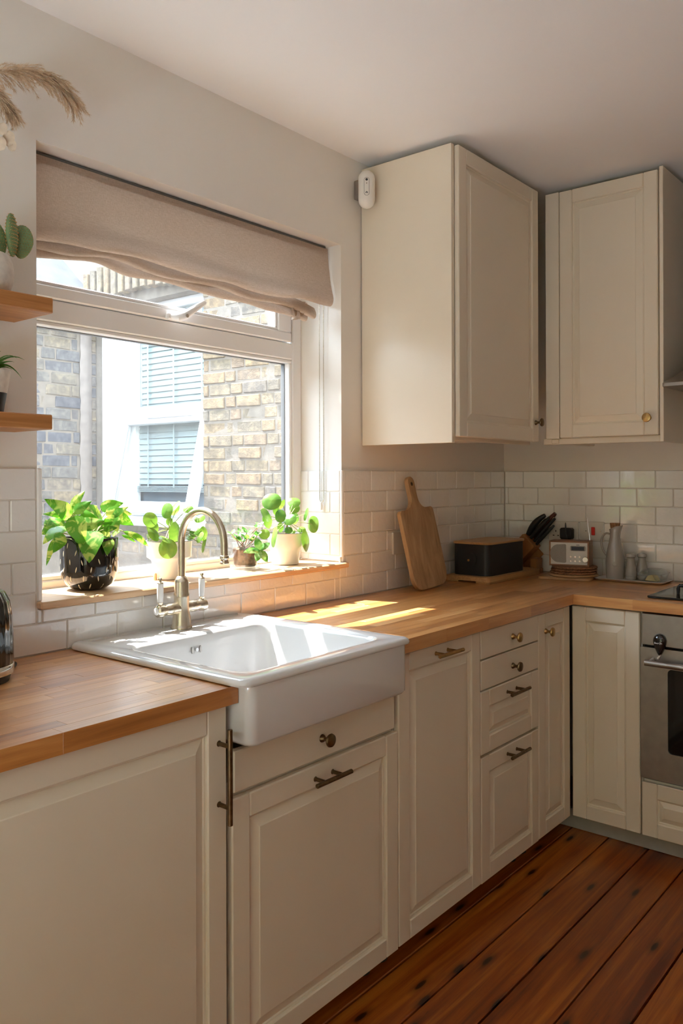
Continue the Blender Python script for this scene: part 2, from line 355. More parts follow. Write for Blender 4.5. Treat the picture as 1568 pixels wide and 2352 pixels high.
# ================================================================== SETTING
H = 2.542; WY = .005; WOUT = .30
RX0, RX1, RZ0, RZ1 = -2.43, -1.226, 1.031, 2.21
def wall_hole(name, x0, x1, z0, z1, hx0, hx1, hz0, hz1, ya, yb, mat):
    b = B(); o = [(x0, z0), (x1, z0), (x1, z1), (x0, z1)]; h = [(hx0, hz0), (hx1, hz0), (hx1, hz1), (hx0, hz1)]
    v = [(p[0], y, p[1]) for y in (ya, yb) for p in o+h]; f = []
    for k in range(4):
        l = (k+1) % 4
        f += [(k, l, 4+l, 4+k), (8+k, 12+k, 12+l, 8+l), (k, 8+k, 8+l, l), (4+k, 4+l, 12+l, 12+k)]
    b.add(v, f); return obj(name, b, mat, kind='structure', org=((x0+x1)/2, ya, z0))
wall_window = wall_hole('wall_window', -4.9, .15, -.1, 3.3, RX0, RX1, RZ0, RZ1, WY, WOUT, 'wall')
wall_back = obj('wall_back', B().box(.005, .15, -4.0, WY, -.1, H+.1), 'wall', kind='structure')
_b = B(); _o = [(-4.0, -.1), (WY, -.1), (WY, H+.1), (-4.0, H+.1)]; _h = [(-2.65, 0), (-.65, 0), (-.65, 2.15), (-2.65, 2.15)]; _f = []
for k in range(4):
    l = (k+1) % 4; _f += [(k, l, 4+l, 4+k), (8+k, 12+k, 12+l, 8+l), (k, 8+k, 8+l, l), (4+k, 4+l, 12+l, 12+k)]
_b.add([(x, p[0], p[1]) for x in (-5.0, -4.85) for p in _o+_h], _f)
wall_left = obj('wall_left', _b, 'warmwall', kind='structure')
wall_rear = obj('wall_rear', B().box(-5.0, .15, -4.1, -3.9, -.1, H+.1), 'warmwall', kind='structure')
obj('ceiling', B().box(-5.0, .15, -4.1, WY, H, H+.12), 'ceiling', kind='structure')
floor = obj('floor', B().box(-5.0, .15, -4.1, WY, -.12, -.022), 'dark', kind='structure')
ys = [-.006]+[-.118-.1475*k for k in range(28)]
for k in range(len(ys)-1):
    y1, y0 = ys[k], ys[k+1]
    if y0 < -3.9: y0 = -3.9
    if y1-y0 < .03: continue
    xs = [-4.84, 0.0]
    if k % 3 == 1: xs = [-4.84, -2.9, 0.0]
    if k == 8: xs = [-4.84, -.95, 0.0]
    if k % 3 == 0: xs = [-4.84, -1.9 if k > 4 else -3.3, 0.0]
    for i in range(len(xs)-1):
        g = .0035 if k not in (4, 6, 8) else .006
        obj('floorboard', B().box(xs[i]+.001, xs[i+1]-.001, y0+g*.6, y1-g*.6, -.022, R.uniform(-.001, .0008), .0025), 'pine', floor)

# tiles -------------------------------------------------------------
def tile_w(parent, x0, x1, z0, z1):
    d = R.uniform(-.0008, .0008)
    b = B().box(x0+.0014, x1-.0014, WY-.0005, -.003+d, z0, z1, .0022)
    t = R.uniform(-.006, .006); t2 = R.uniform(-.006, .006); cx, cz = (x0+x1)/2, (z0+z1)/2
    b.fn(lambda p: (p.x, p.y+((p.x-cx)*t+(p.z-cz)*t2 if p.y < 0 else 0), p.z))
    obj('tile', b, 'tile', parent)
def rowz(k): return 1.384-.078*k-.0755, 1.384-.078*k
def xjoints(off, lo, hi, p=.1535):
    xs = []; n = -14
    while off-p*n > lo-p:
        x = off-p*n
        if lo+.012 < x < hi-.008: xs.append(x)
        n += 1
    return [hi]+sorted(xs, reverse=True)+[lo]
grout = obj('trim_1', B().box(RX1-.006, -.0005, .0002, WY+.0005, .90, 1.3835), 'grout', wall_window); grout['label'] = 'pale grout bed behind the tiles right of the window'
for k in range(6):
    z0, z1 = rowz(k)
    if k == 5: z0 = .9195
    J = xjoints([at(1125.7, 1090, 'y', 0).x, at(1149.4, 1130, 'y', 0).x][k % 2], RX1+.004 if k < 4 else RX1-.02, -.003)
    for i in range(len(J)-1): tile_w(wall_window, J[i+1], J[i], z0, z1)
obj('trim_2', B().box(-3.3, RX0+.0, .0002, WY+.0005, .90, 1.3835), 'grout', wall_window)
obj('trim_3', B().box(RX0, RX1-.006, .0002, WY+.0005, .90, 1.03), 'grout', wall_window)
for k in range(6):
    z0, z1 = rowz(k)
    if k == 5: z0 = .9195
    off = [-2.40, at(22, 1160, 'y', 0).x, -2.40, at(26, 1260, 'y', 0).x, -2.43, at(24, 1450, 'y', 0).x][k]
    J = xjoints(off, -3.28, RX0-.006 if k != 5 else at(153, 1450, 'y', 0).x, .1535)
    for i in range(len(J)-1):
        tile_w(wall_window, J[i+1], J[i], z0, z1)
for k, hi, off in ((4, RX1-.02, at(539/3.92+80, 1410, 'y', 0).x), (5, RX1-.02, at(268.9, 1440, 'y', 0).x)):
    z0, z1 = rowz(k); lo = RX0-.005 if k == 4 else at(153, 1450, 'y', 0).x
    if k == 4: z1 = 1.0295
    else: z0 = .9195
    J = xjoints(off-0*.1535, lo, hi)
    for i in range(len(J)-1): tile_w(wall_window, J[i+1], J[i], z0, z1)
# reveal tiles on the right cheek of the window recess
XR = RX1
obj('trim_4', B().box(XR-.0065, XR+.001, .004, .2, 1.05, 1.3835), 'grout', wall_window)
def tile_r(y0, y1, z0, z1): obj('tile', B().box(XR-.0085, XR-.0005, y0+.0015, y1-.0015, z0, z1, .002), 'tile', wall_window)
for k in range(5):
    z0, z1 = rowz(k)
    if k == 4: z0 = 1.0515
    yj = [at(711, 1120, 'x', XR).y, at(761, 1160, 'x', XR).y][k % 2]
    tile_r(.006, yj, z0, z1); tile_r(yj, .2, z0, z1)
obj('edge_trim', B().box(XR-.0095, XR+.004, -.0045, .006, 1.0505, 1.385, .003), 'upvc', wall_window, label='white vertical tile edge trim right of the window')
obj('edge_trim', B().box(RX0-.004, RX0+.0095, -.0045, .006, 1.0505, 1.385, .003), 'upvc', wall_window, label='white vertical tile edge trim left of the window')
# back wall tiles
obj('trim_5', B().box(.0002, WY+.0005, -2.3, -.0, .90, 1.3835), 'grout', wall_back)
for k in range(6):
    z0, z1 = rowz(k)
    if k == 5: z0 = .9195
    off = [-.101, at(1167.3, 1140, 'x', 0).y][k % 2]
    ysj = [-.003]; y = off
    while y > -2.2:
        if y < -.015: ysj.append(y)
        y -= .1535
    for i in range(len(ysj)-1):
        b = B().box(WY-.0005, -.003+R.uniform(-.0008, .0008), ysj[i+1]+.0015, ysj[i]-.0015, z0, z1, .0022)
        t = R.uniform(-.01, .01); t2 = R.uniform(-.012, .012); cy, cz = (ysj[i]+ysj[i+1])/2, (z0+z1)/2
        b.fn(lambda p: (p.x+((p.y-cy)*t+(p.z-cz)*t2 if p.x < 0 else 0), p.y, p.z)); obj('tile', b, 'tile', wall_back)

# kitchen window -----------------------------------------------------
window = thing('window_1', 'white plastic kitchen window with top-hung opener', None, (-1.828, .2, 1.05), kind='structure')
FY0, FY1 = .2, .262
def wbox(name, x0, x1, y0, y1, z0, z1, b=.004, mat='upvc', label=None): return obj(name, B().box(x0, x1, y0, y1, z0, z1, b), mat, window, label=label)
wbox('jamb', RX0, RX0+.05, FY0, FY1, 1.05, 2.21); wbox('jamb', RX1-.05, RX1, FY0, FY1, 1.05, 2.21)
wbox('bottom_rail', RX0+.05, RX1-.05, FY0, FY1, 1.05, 1.073); wbox('head_rail', RX0+.05, RX1-.05, FY0, FY1, 2.16, 2.21)
wbox('transom', RX0+.05, RX1-.05, FY0, FY1, 1.80, 1.862)
for nm, a in (('glazing_bead', (RX0+.05, RX1-.05, FY0+.004, FY0+.03, 1.073, 1.086)), ('glazing_bead', (RX0+.05, RX1-.05, FY0+.004, FY0+.03, 1.787, 1.80)),
              ('glazing_bead', (RX0+.05, RX0+.064, FY0+.004, FY0+.03, 1.086, 1.787)), ('glazing_bead', (RX1-.064, RX1-.05, FY0+.004, FY0+.03, 1.086, 1.787))):
    wbox(nm, *a, b=.003)
wbox('glass_pane', RX0+.05, RX1-.05, FY0+.03, FY0+.036, 1.08, 1.79, 0, 'glass')
wbox('gasket', RX1-.0665, RX1-.064, FY0+.027, FY0+.045, 1.088, 1.785, 0, 'grey_rubber')
wbox('gasket', RX0+.064, RX1-.064, FY0+.027, FY0+.045, 1.7845, 1.787, 0, 'grey_rubber')
OX1 = RX1-.062  # opener sash
for nm, a in (('opener_bottom_rail', (RX0+.055, OX1, FY0-.008, FY0+.05, 1.864, 1.90)), ('opener_top_rail', (RX0+.055, OX1, FY0-.008, FY0+.05, 2.12, 2.16)),
              ('opener_stile', (RX0+.055, RX0+.10, FY0-.008, FY0+.05, 1.90, 2.12)), ('opener_stile', (OX1-.072, OX1, FY0-.008, FY0+.05, 1.90, 2.12))):
    wbox(nm, *a)
wbox('opener_bead', RX0+.1, OX1-.072, FY0-.002, FY0+.02, 1.90, 1.912, .003); wbox('opener_bead', OX1-.084, OX1-.072, FY0-.002, FY0+.02, 1.912, 2.12, .003)
wbox('glass_pane', RX0+.09, OX1-.06, FY0+.022, FY0+.028, 1.905, 2.125, 0, 'glass')
wbox('hinge_stay', RX1-.0605, RX1-.0515, FY0+.005, FY0+.02, 1.868, 2.0, .002, 'steel', 'weathered metal friction stay in the gap beside the opener')
ha = at(392, 727, 'y', .185); hb = at(420, 727, 'y', .155); hc = at(470, 694, 'y', .14)
b = B().box(ha.x-.018, ha.x+.022, .176, .193, ha.z-.011, ha.z+.011, .004)
obj('handle_base', b, 'upvc', window)
b = B().tube([(ha.x, .18, ha.z), (hb.x-.014, .158, hb.z-.003), (hb.x+.004, .153, hb.z+.004), ((hb.x+hc.x)/2, .146, (hb.z+hc.z)/2), (hc.x, hc.y, hc.z)], [.010, .0145, .0135, .0115, .008], 10)
hd = obj('handle', b, 'upvc', window, 50)
b = B().lathe([(.0001, 0), (.006, 0), (.006, .003), (.0001, .003)], 0, 0, 16).xf(Matrix.Translation((hb.x+.004, .1405, hb.z+.001)) @ Matrix.Rotation(rad(90), 4, 'X'))
obj('handle_lock', b, 'chrome', hd, 40)
# sill ---------------------------------------------------------------
obj('window_sill', B().box(RX0-.004, RX1+.012, -.022, .2, 1.0315, 1.05, .0035), 'sill_oak', label='oak window sill board carrying four potted plants', cat='window sill')
# invented doors behind the camera, added as a source for the fill light
gd = thing('added_door', 'invented white framed doors behind the camera, added around the fill light', None, (-4.92, -1.65, 0), kind='structure')
for y0, y1 in ((-2.65, -2.58), (-1.69, -1.61), (-.72, -.65)): obj('added_door_stile', B().box(-4.99, -4.95, y0, y1, 0, 2.15, .004), 'upvc', gd)
for z0, z1 in ((0, .08), (2.07, 2.15)): obj('added_door_rail', B().box(-4.99, -4.95, -2.58, -1.69, z0, z1, .004), 'upvc', gd); obj('added_door_rail', B().box(-4.99, -4.95, -1.61, -.72, z0, z1, .004), 'upvc', gd)
# ================================================================== EXTERIOR
obj('sky_blocker', B().box(-6.3, -6.2, -6.5, 1.5, -.1, 4.2), plain('blocker_green', (.06, .09, .03), .9, var=.4, vs=12), kind='structure', label='unseen green box added to block the sky behind the invented doors')  # green box added out of view to keep skylight out of the opening
XA, YB = -.45, 2.7
house = thing('neighbouring_wall', 'yellow brick rear wing outside the window, with a white window in it', 'building', (XA, 1.6, -.3))
b = B(); WY0, WY1, WZ0, WZ1 = 1.655, 2.62, 1.10, 2.44
v = []; o = [(.302, -.3), (YB+2.5, -.3), (YB+2.5, 3.6), (.302, 3.6)]; h = [(WY0, WZ0), (WY1, WZ0), (WY1, WZ1), (WY0, WZ1)]
v = [(x, p[0], p[1]) for x in (XA+.005, XA+.25) for p in o+h]; f = []
for k in range(4):
    l = (k+1) % 4; f += [(k, l, 4+l, 4+k), (8+k, 12+k, 12+l, 8+l), (k, 8+k, 8+l, l), (4+k, 4+l, 12+l, 12+k)]
obj('mortar', B().add(v, f), 'mortar', house)
def brick_mesh(L, h, d, mat):
    b = B().box(0, L, 0, d, 0, h, .004)
    b.fn(lambda p: p+Vector((noise.noise(p*31+Vector((L*50, 0, 0)))*.007, noise.noise(p*23+Vector((0, 9, L)))*.006, noise.noise(p*29+Vector((3, 0, L)))*.0065)))
    return mesh('brick', b, M[mat], (0, 0, 0), 0)
BM = {}
def brick(parent, p, L, h, mat, axis, rz=0):
    L = round(L/.008)*.008; key = (round(L, 3), round(h, 3), mat, R.randrange(2))
    if key not in BM: BM[key] = brick_mesh(L, h, .05, mat)
    o = bpy.data.objects.new('brick', BM[key]); COL.objects.link(o); o.parent = parent
    q = Vector(p)-Vector(ORG[parent.name]); o.location = q
    o.rotation_euler = (0, 0, rad(-90) if axis == 'y' else 0) if rz == 0 else (rz, 0, rad(-90))
    return o
def course(parent, fixed, lo, hi, z, axis, mat, k):
    # bricks laid from hi down to lo
    t = hi; i = k
    first = True
    while t > lo+.03:
        L = R.uniform(.17, .20) if (i % 2 == 0) else R.uniform(.085, .105)
        if first and k % 2: L = L*.55
        first = False
        L = min(L, t-lo)
        if L > .03:
            d = R.uniform(-.006, .006)
            if axis == 'y': brick(parent, (fixed+d, t, z), L-.012, .059, mat, 'y')   # rotated -90: local x -> -y, local y -> +x
            else: brick(parent, (t-L, fixed+d, z), L-.011, .064, mat, 'x')
        t -= L; i += 1
for k in range(-3, 33):
    z = .90+.0705*k
    if z+.06 < WZ1+.19:
        if z > WZ0-.07 and z < WZ1: course(house, XA, .85, WY0, z, 'y', 'brick_y', k)
        elif z <= WZ0-.07 and k >= 0: course(house, XA, .85, YB, z, 'y', 'brick_y', k)
        elif z >= WZ1: course(house, XA, 1.1, WY0, z, 'y', 'brick_y', k)
for i in range(15):   # soldier arch over the neighbour's window
    t = i/14; yy = WY0-.02+(WY1-WY0+.06)*t
    o = brick(house, (XA-.004, yy+.03, WZ1+.015+.05*math.sin(math.pi*t)), .215, .062, 'brick_y', 'y', 0)
    o.rotation_euler = (rad(90), rad(-90), rad(-90)); o.location.z += 0.0
farwall = thing('yard_wall', 'brick wall at the end of the side yard, bricks greyed for shade', 'wall', (-.9, YB, -.3))
obj('mortar', B().box(-3.3, XA+.005, YB+.005, YB+.22, -.3, 2.50), 'mortar', farwall)
for k in range(0, 21):
    course(farwall, YB, -1.12, -.565+.012*math.sin(k*1.7), .92+.0735*k, 'x', 'brick_g', k)
    brick(farwall, (-.478, YB, .92+.0735*k), .03, .06, 'brick_g', 'x')
b = B().grid(lambda u, v: (-.568+.085*u+.012*noise.noise(Vector((u*2, v*22, 1)))*(1-u), YB-.006-.012*math.sin(math.pi*u)+.004*noise.noise(Vector((u*6, v*40, 3))), .8+1.7*v), 6, 60)
obj('render_band', b, 'render', farwall, 50, label='lumpy pale mortar band running down beside the bricks')
obj('coping', B().box(-3.35, XA+.0, YB-.05, YB+.26, 2.50, 2.54, .006), 'slate', farwall)
b = B().add([(-2.3, YB+.05, 2.54), (-.6, YB+.05, 2.54), (-1.0, 4.2, 3.5), (-2.3, 4.2, 3.5)], [(0, 1, 2, 3)])
b.add([(-2.3, YB+.09, 2.53), (-.58, YB+.09, 2.53), (-.98, 4.24, 3.47), (-2.3, 4.24, 3.47)], [(0, 1, 2, 3)])
obj('slate_roof', B().box(-3.3, XA-.0, YB+.05, YB+1.5, 2.545, 2.56, .003).fn(lambda p: (p.x, p.y, p.z+(p.y-YB-.05)*.85)), 'slate', farwall)
side = thing('glare_fence', 'unseen timber fence added left of the side yard to cut sky glare', 'fence', (-3.25, 1.5, -.3))  # added out of view, cuts the sky glare coming in from the left
for k in range(17): obj('board', B().box(-3.26, -3.24, .32+.14*k, .455+.14*k, -.3, 2.3, .003), 'render', side)
obj('garden_ground', B().box(-6, 3, .31, 9, -.42, -.3), 'pink_stone', kind='structure', label='pale paved ground of the side yard')
# the neighbour's window
XW = XA+.085
sash = thing('sash_window', 'white framed window across the yard, lower casement tilted open', 'window', (XW, 2.1, 1.1))
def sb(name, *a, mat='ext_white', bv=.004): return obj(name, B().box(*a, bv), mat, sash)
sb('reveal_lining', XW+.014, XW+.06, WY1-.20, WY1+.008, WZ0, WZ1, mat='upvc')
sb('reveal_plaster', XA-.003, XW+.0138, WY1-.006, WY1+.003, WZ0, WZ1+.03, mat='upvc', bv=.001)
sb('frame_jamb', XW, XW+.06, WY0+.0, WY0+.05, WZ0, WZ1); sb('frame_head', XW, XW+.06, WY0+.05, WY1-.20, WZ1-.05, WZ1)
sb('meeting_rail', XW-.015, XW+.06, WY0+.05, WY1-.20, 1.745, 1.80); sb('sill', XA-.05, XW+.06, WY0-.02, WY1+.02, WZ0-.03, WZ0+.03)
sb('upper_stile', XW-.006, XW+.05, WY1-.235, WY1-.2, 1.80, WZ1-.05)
obj('glass_pane', B().box(XW+.03, XW+.034, WY0+.05, WY1-.235, 1.8, WZ1-.05), 'glass_far', sash)
def tilt(p):
    p = Vector(p); a = rad(13); dx, dz = p.x-XW, p.z-1.745
    return (XW+dx*math.cos(a)+dz*math.sin(a), p.y, 1.745-dx*math.sin(a)+dz*math.cos(a))
YC0, YC1 = WY0+.01, 2.50
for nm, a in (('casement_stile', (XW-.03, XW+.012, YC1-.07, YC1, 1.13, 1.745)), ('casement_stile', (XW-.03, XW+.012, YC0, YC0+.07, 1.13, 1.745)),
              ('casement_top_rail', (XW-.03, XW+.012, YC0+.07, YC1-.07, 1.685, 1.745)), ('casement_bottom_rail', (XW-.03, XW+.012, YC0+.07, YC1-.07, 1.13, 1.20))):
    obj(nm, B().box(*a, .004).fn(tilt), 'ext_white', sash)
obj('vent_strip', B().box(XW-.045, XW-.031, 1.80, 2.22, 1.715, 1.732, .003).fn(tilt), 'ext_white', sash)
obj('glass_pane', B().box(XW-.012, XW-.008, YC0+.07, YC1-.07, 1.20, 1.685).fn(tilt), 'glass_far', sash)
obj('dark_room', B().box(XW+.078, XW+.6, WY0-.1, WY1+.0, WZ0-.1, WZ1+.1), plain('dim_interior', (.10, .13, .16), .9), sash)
blindx = thing('venetian_blind', 'pale venetian blind behind the glass of the window across the yard', 'blind', (XW+.05, 2.1, 2.4))
z = 2.385; 
while z > 1.315:
    obj('slat', B().box(-.0225, .0225, WY0+.055, WY1-.205, -.0008, .0008).xf(Matrix.Translation((XW+.048, 0, z)) @ Matrix.Rotation(rad(-76), 4, 'Y')), 'slat', blindx); z -= .036
for y in (1.79, 2.05, 2.30): obj('ladder_tape', B().box(XW+.022, XW+.0235, y-.006, y+.006, 1.30, 2.4), 'slat', blindx)
for i in range(5): obj('stacked_slat', B().box(XW+.025, XW+.06, WY0+.055, WY1-.205, 1.272+i*.008, 1.276+i*.008, .001), 'slat', blindx)

# ================================================================== ROMAN BLIND
rb = thing('roman_blind', 'beige linen roman blind gathered up at the top of the window', 'blind', (-1.83, .05, 2.2))
BX0, BX1 = -2.422, -1.238
def lerp(a, b, t): return a+(b-a)*t
def prof_pt(path, t):
    # path: list of (y,z); t 0..1 along index
    n = len(path)-1; s = t*n; i = min(int(s), n-1); u = s-i
    p0 = path[max(i-1, 0)]; p1 = path[i]; p2 = path[i+1]; p3 = path[min(i+2, n)]
    return tuple(.5*((2*p1[k])+(-p0[k]+p2[k])*u+(2*p0[k]-5*p1[k]+4*p2[k]-p3[k])*u*u+(-p0[k]+3*p1[k]-3*p2[k]+p3[k])*u**3) for k in (0, 1))
def blind_main(u, v):
    x = lerp(BX0, BX1, u); zb = 1.990+.006*math.sin(u*7)-.014*max(0, 1-u*5)+.012*max(0, u-.8)*5*(.5)
    path = [(.058, 2.196), (.054, 2.15), (.048, 2.09), (.040, zb+.045), (.034, zb+.016), (.042, zb-.003), (.060, zb-.004), (.074, zb+.02)]
    y, z = prof_pt(path, v); w_ = (v**1.5)
    y += w_*(.006*math.sin(u*19+1)+.004*math.sin(u*41)); z += (v > .45)*w_*.005*math.sin(u*23+.5)
    if u > .93 and v > .2: x += .016*w_*(u-.93)/.07
    return (x, y, z)
b = B().grid(blind_main, 70, 30); obj('fabric_panel', b, 'linen', rb, 60)
def fold(zo, yo, x0, x1, amp, seed):
    def g(u, v):
        x = lerp(x0, x1, u); sag = .012*math.sin(math.pi*min(1, u*1.4))*amp+.018*math.exp(-((u-.2)/.07)**2)*amp-.018*max(0, (u-.86)/.14)**1.5
        zb = zo+sag; path = [(yo-.002, zb+.035), (yo-.012, zb+.012), (yo-.006, zb-.003), (yo+.012, zb), (yo+.02, zb+.03)]
        y, z = prof_pt(path, v); return (x, y+.005*math.sin(u*15+seed)+.003*math.sin(u*37+seed), z+.004*math.sin(u*21+seed*2))
    return B().grid(g, 60, 14)
obj('fold', fold(1.962, .075, BX0+.004, BX1-.06, .6, 1.2), 'linen', rb, 60)
obj('fold', fold(1.944, .095, BX0+.006, BX1-.085, .8, 2.6), 'linen', rb, 60)
b = B().grid(lambda u, v: (lerp(-1.435, -1.318, u)+.03*v*(.35-u), .082+.012*math.sin(u*21)*(.3+v), 1.992-v*(.012+.060*math.sin(math.pi*min(1, .05+.9*u**.75))**1.0)), 40, 10)
obj('corner_fold', b, 'linen', rb, 70)
obj('head_tape', B().box(BX0, BX1, .0575, .0595, 2.176, 2.198), 'linen', rb)
obj('head_rail', B().box(BX0+.004, BX1-.004, .062, .088, 2.17, 2.2085, .003), 'grey_rubber', rb)
# bead chain, one closed loop
pc = []; x0 = RX1-.012
n = 150
for i in range(n+1): pc.append((x0-.002, .098, 2.15-(.87*i/n)))
for k in range(1, 8): a = math.pi*k/8; pc.append((x0-.002, .098-.010*(1-math.cos(a)), 1.28-.012*math.sin(a)))
for i in range(n+1): pc.append((x0-.002, .078, 1.28+(.87*i/n)))
dense = []; rr = []
for i in range(len(pc)-1):
    for q in (0, .5): dense.append(tuple(lerp(pc[i][k], pc[i+1][k], q) for k in range(3))); rr.append(.0021 if q == 0 else .0008)
obj('bead_chain', B().tube(dense, rr, 6), M['nickel'], rb, 60, label='metal bead pull chain hanging in a loop')
obj('chain_weight', B().lathe([(.0001, 0), (.005, .002), (.006, .02), (.003, .03), (.0001, .031)], x0-.006, .088, 12, 1.238), 'upvc', rb, 50)

# ================================================================== CABINETS
DP, ST = .596, .0535
def mp_win(u, w_, d): return (u, -DP-d, w_)
def mp_back(u, w_, d): return (-DP-d, u, w_)
def mp_up1(u, w_, d): return (u, -.410-d, w_)
def mp_up2(u, w_, d): return (-.4145-d, u, w_)
def bxm(mp, u0, u1, w0, w1, d0, d1, bv=0):
    return B().box(u0, u1, w0, w1, d0, d1, bv).fn(lambda p: Vector(mp(p.x, p.y, p.z)))
def knob(mp, u, w_, par, r=.0165, mat='bronze'):
    b = B().lathe([(.0001, 0), (.010, 0), (.009, .004), (.0048, .009), (.0048, .018), (.008, .022), (r*.9, .024), (r, .027), (r*.92, .031), (r*.5, .0335), (.0001, .034)], 0, 0, 28)
    b.fn(lambda p: Vector(mp(u+p.x, w_+p.y, p.z))); return obj('knob', b, mat, par, 35)
def bar(mp, u, w_, par, L=.13, sp=.064, mat='bronze', vert=False):
    q = (lambda a, c, d: Vector(mp(u+c, w_+a, d))) if vert else (lambda a, c, d: Vector(mp(u+a, w_+c, d)))
    h = obj('handle', B().tube([q(-L/2, 0, .034), q(-L/2+.001, 0, .034), q(L/2-.001, 0, .034), q(L/2, 0, .034)], [.0048, .0056, .0056, .0048], 16), mat, par, 35)
    for s in (-1, 1): obj('post', B().tube([q(s*sp/2, 0, 0), q(s*sp/2, 0, .001), q(s*sp/2, 0, .033)], [.0065, .0048, .0048], 12), mat, h, 35)
    return h
def front(name, mp, u0, u1, w0, w1, par, style='panel'):
    g = .0012
    u0 += g; u1 -= g; w0 += g; w1 -= g
    if style == 'slab': return obj(name, bxm(mp, u0, u1, w0, w1, -.019, 0, .0022), 'cream', par)
    a0, a1, c0, c1 = u0+ST, u1-ST, w0+ST, w1-ST; r = min(.031, (a1-a0)*.22, (c1-c0)*.28)
    def rect(i, d): return [mp(a0+i, c0+i, d), mp(a1-i, c0+i, d), mp(a1-i, c1-i, d), mp(a0+i, c1-i, d)]
    L = [rect(-.006, -.019), rect(-.006, -.0085), rect(.0035, -.0085), rect(.006, -.011), rect(r-.002, -.003), rect(r, -.0012), rect(r+.002, -.0012)]
    p = obj(name, B().loops(L), 'cream', par)
    obj('stile', bxm(mp, u0, a0-.0003, w0, w1, -.019, 0, .003), 'cream', p); obj('stile', bxm(mp, a1+.0003, u1, w0, w1, -.019, 0, .003), 'cream', p)
    obj('rail', bxm(mp, a0, a1, w0, c0, -.019, 0, .003), 'cream', p); obj('rail', bxm(mp, a0, a1, c1, w1, -.019, 0, .003), 'cream', p)
    return p
def carc(par, x0, x1, y0, y1, z0, z1, nm='carcass'): return obj(nm, B().box(x0, x1, y0, y1, z0, z1, .001), 'carcass', par)
def legs(par, pts):
    for x, y in pts: obj('leg', B().lathe([(.024, 0), (.022, .006), (.013, .012), (.013, .072), (.02, .079)], x, y, 14, .0008), 'black', par, 40)
GC = 'cream base units along the window wall'
c = thing('base_cabinet', 'wide cream base unit left of the sink, long vertical bar handle', 'cabinet', (-2.64, -.3, 0), GC)
carc(c, -2.938, -2.344, -DP+.02, -.02, .08, .878); d = front('door', mp_win, -2.94, -2.3425, .078, .878, c); bar(mp_win, -2.366, .736, d, .20, .128, vert=True); legs(c, [(-2.9, -.5), (-2.39, -.5), (-2.9, -.1), (-2.39, -.1)])
c = thing('base_cabinet', 'cream base unit under the white sink, one knob and one bar handle', 'cabinet', (-2.03, -.3, 0), GC)
carc(c, -2.322, -1.722, -DP+.02, -.02, .08, .70); d = front('drawer_front', mp_win, -2.324, -1.7335, .680, .772, c, 'slab'); knob(mp_win, -2.034, .7285, d)
d = front('door', mp_win, -2.33, -1.7175, .075, .6705, c); bar(mp_win, -2.027, .637, d); legs(c, [(-2.28, -.5), (-1.76, -.5), (-2.28, -.1), (-1.76, -.1)])
c = thing('base_cabinet', 'cream base unit right of the sink, one tall panelled door with a brass bar', 'cabinet', (-1.49, -.3, 0), GC)
carc(c, -1.719, -1.273, -DP+.02, -.02, .08, .878); d = front('door', mp_win, -1.717, -1.273, .078, .876, c); bar(mp_win, -1.497, .8485, d, mat='brass'); legs(c, [(-1.68, -.5), (-1.345, -.41), (-1.68, -.1), (-1.31, -.1)])
c = thing('drawer_unit', 'cream four drawer unit with two knobs above two bars', 'cabinet', (-1.07, -.3, 0), GC)
carc(c, -1.270, -.869, -DP+.02, -.02, .08, .878)
d = front('drawer_front', mp_win, -1.271, -.868, .7825, .874, c, 'slab'); knob(mp_win, -1.060, .826, d, mat='brass')
d = front('drawer_front', mp_win, -1.271, -.868, .685, .780, c, 'slab'); knob(mp_win, -1.060, .7285, d)
d = front('drawer_front', mp_win, -1.271, -.868, .480, .682, c); bar(mp_win, -1.066, .649, d)
d = front('drawer_front', mp_win, -1.271, -.868, .076, .474, c); bar(mp_win, -1.066, .444, d); legs(c, [(-1.23, -.41), (-.91, -.5), (-1.23, -.1), (-.91, -.1)])
c = thing('corner_cabinet', 'narrow cream corner door with a brass knob beside the four drawers', 'cabinet', (-.735, -.3, 0), GC)
carc(c, -.866, -.62, -DP+.02, -.02, .08, .878); d = front('door', mp_win, -.867, -.604, .078, .874, c); knob(mp_win, -.812, .807, d, mat='brass'); legs(c, [(-.83, -.5)])
c = thing('base_cabinet', 'narrow cream base unit in the back run, left of the oven', 'cabinet', (-.3, -.73, 0), 'cream base units along the back wall')
carc(c, -DP+.02, -.02, -.855, -.61, .08, .878); front('door', mp_back, -.856, -.599, .078, .874, c); legs(c, [(-.1, -.65)])
c = thing('oven_cabinet', 'cream oven housing with a panelled drawer below the oven', 'cabinet', (-.3, -1.16, 0), 'cream base units along the back wall')
for y0, y1 in ((-.8625, -.8605), (-1.459, -1.457)): carc(c, -.59, -.02, y0, y1, .08, .878, 'side_panel')
carc(c, -.575, -.02, -1.457, -.8625, .08, .276, 'drawer_box'); front('drawer_front', mp_back, -1.457, -.859, .077, .271, c)
c = thing('base_cabinet', 'cream base unit right of the oven, outside the picture', 'cabinet', (-.3, -1.86, 0), 'cream base units along the back wall')
carc(c, -DP+.02, -.02, -2.26, -1.462, .08, .878); front('door', mp_back, -2.26, -1.461, .078, .874, c)
obj('plinth', B().box(-.5193, -.503, -2.26, -.50, .0008, .075, .001), 'plinth', label='dull grey plinth under the back wall units', cat='plinth')
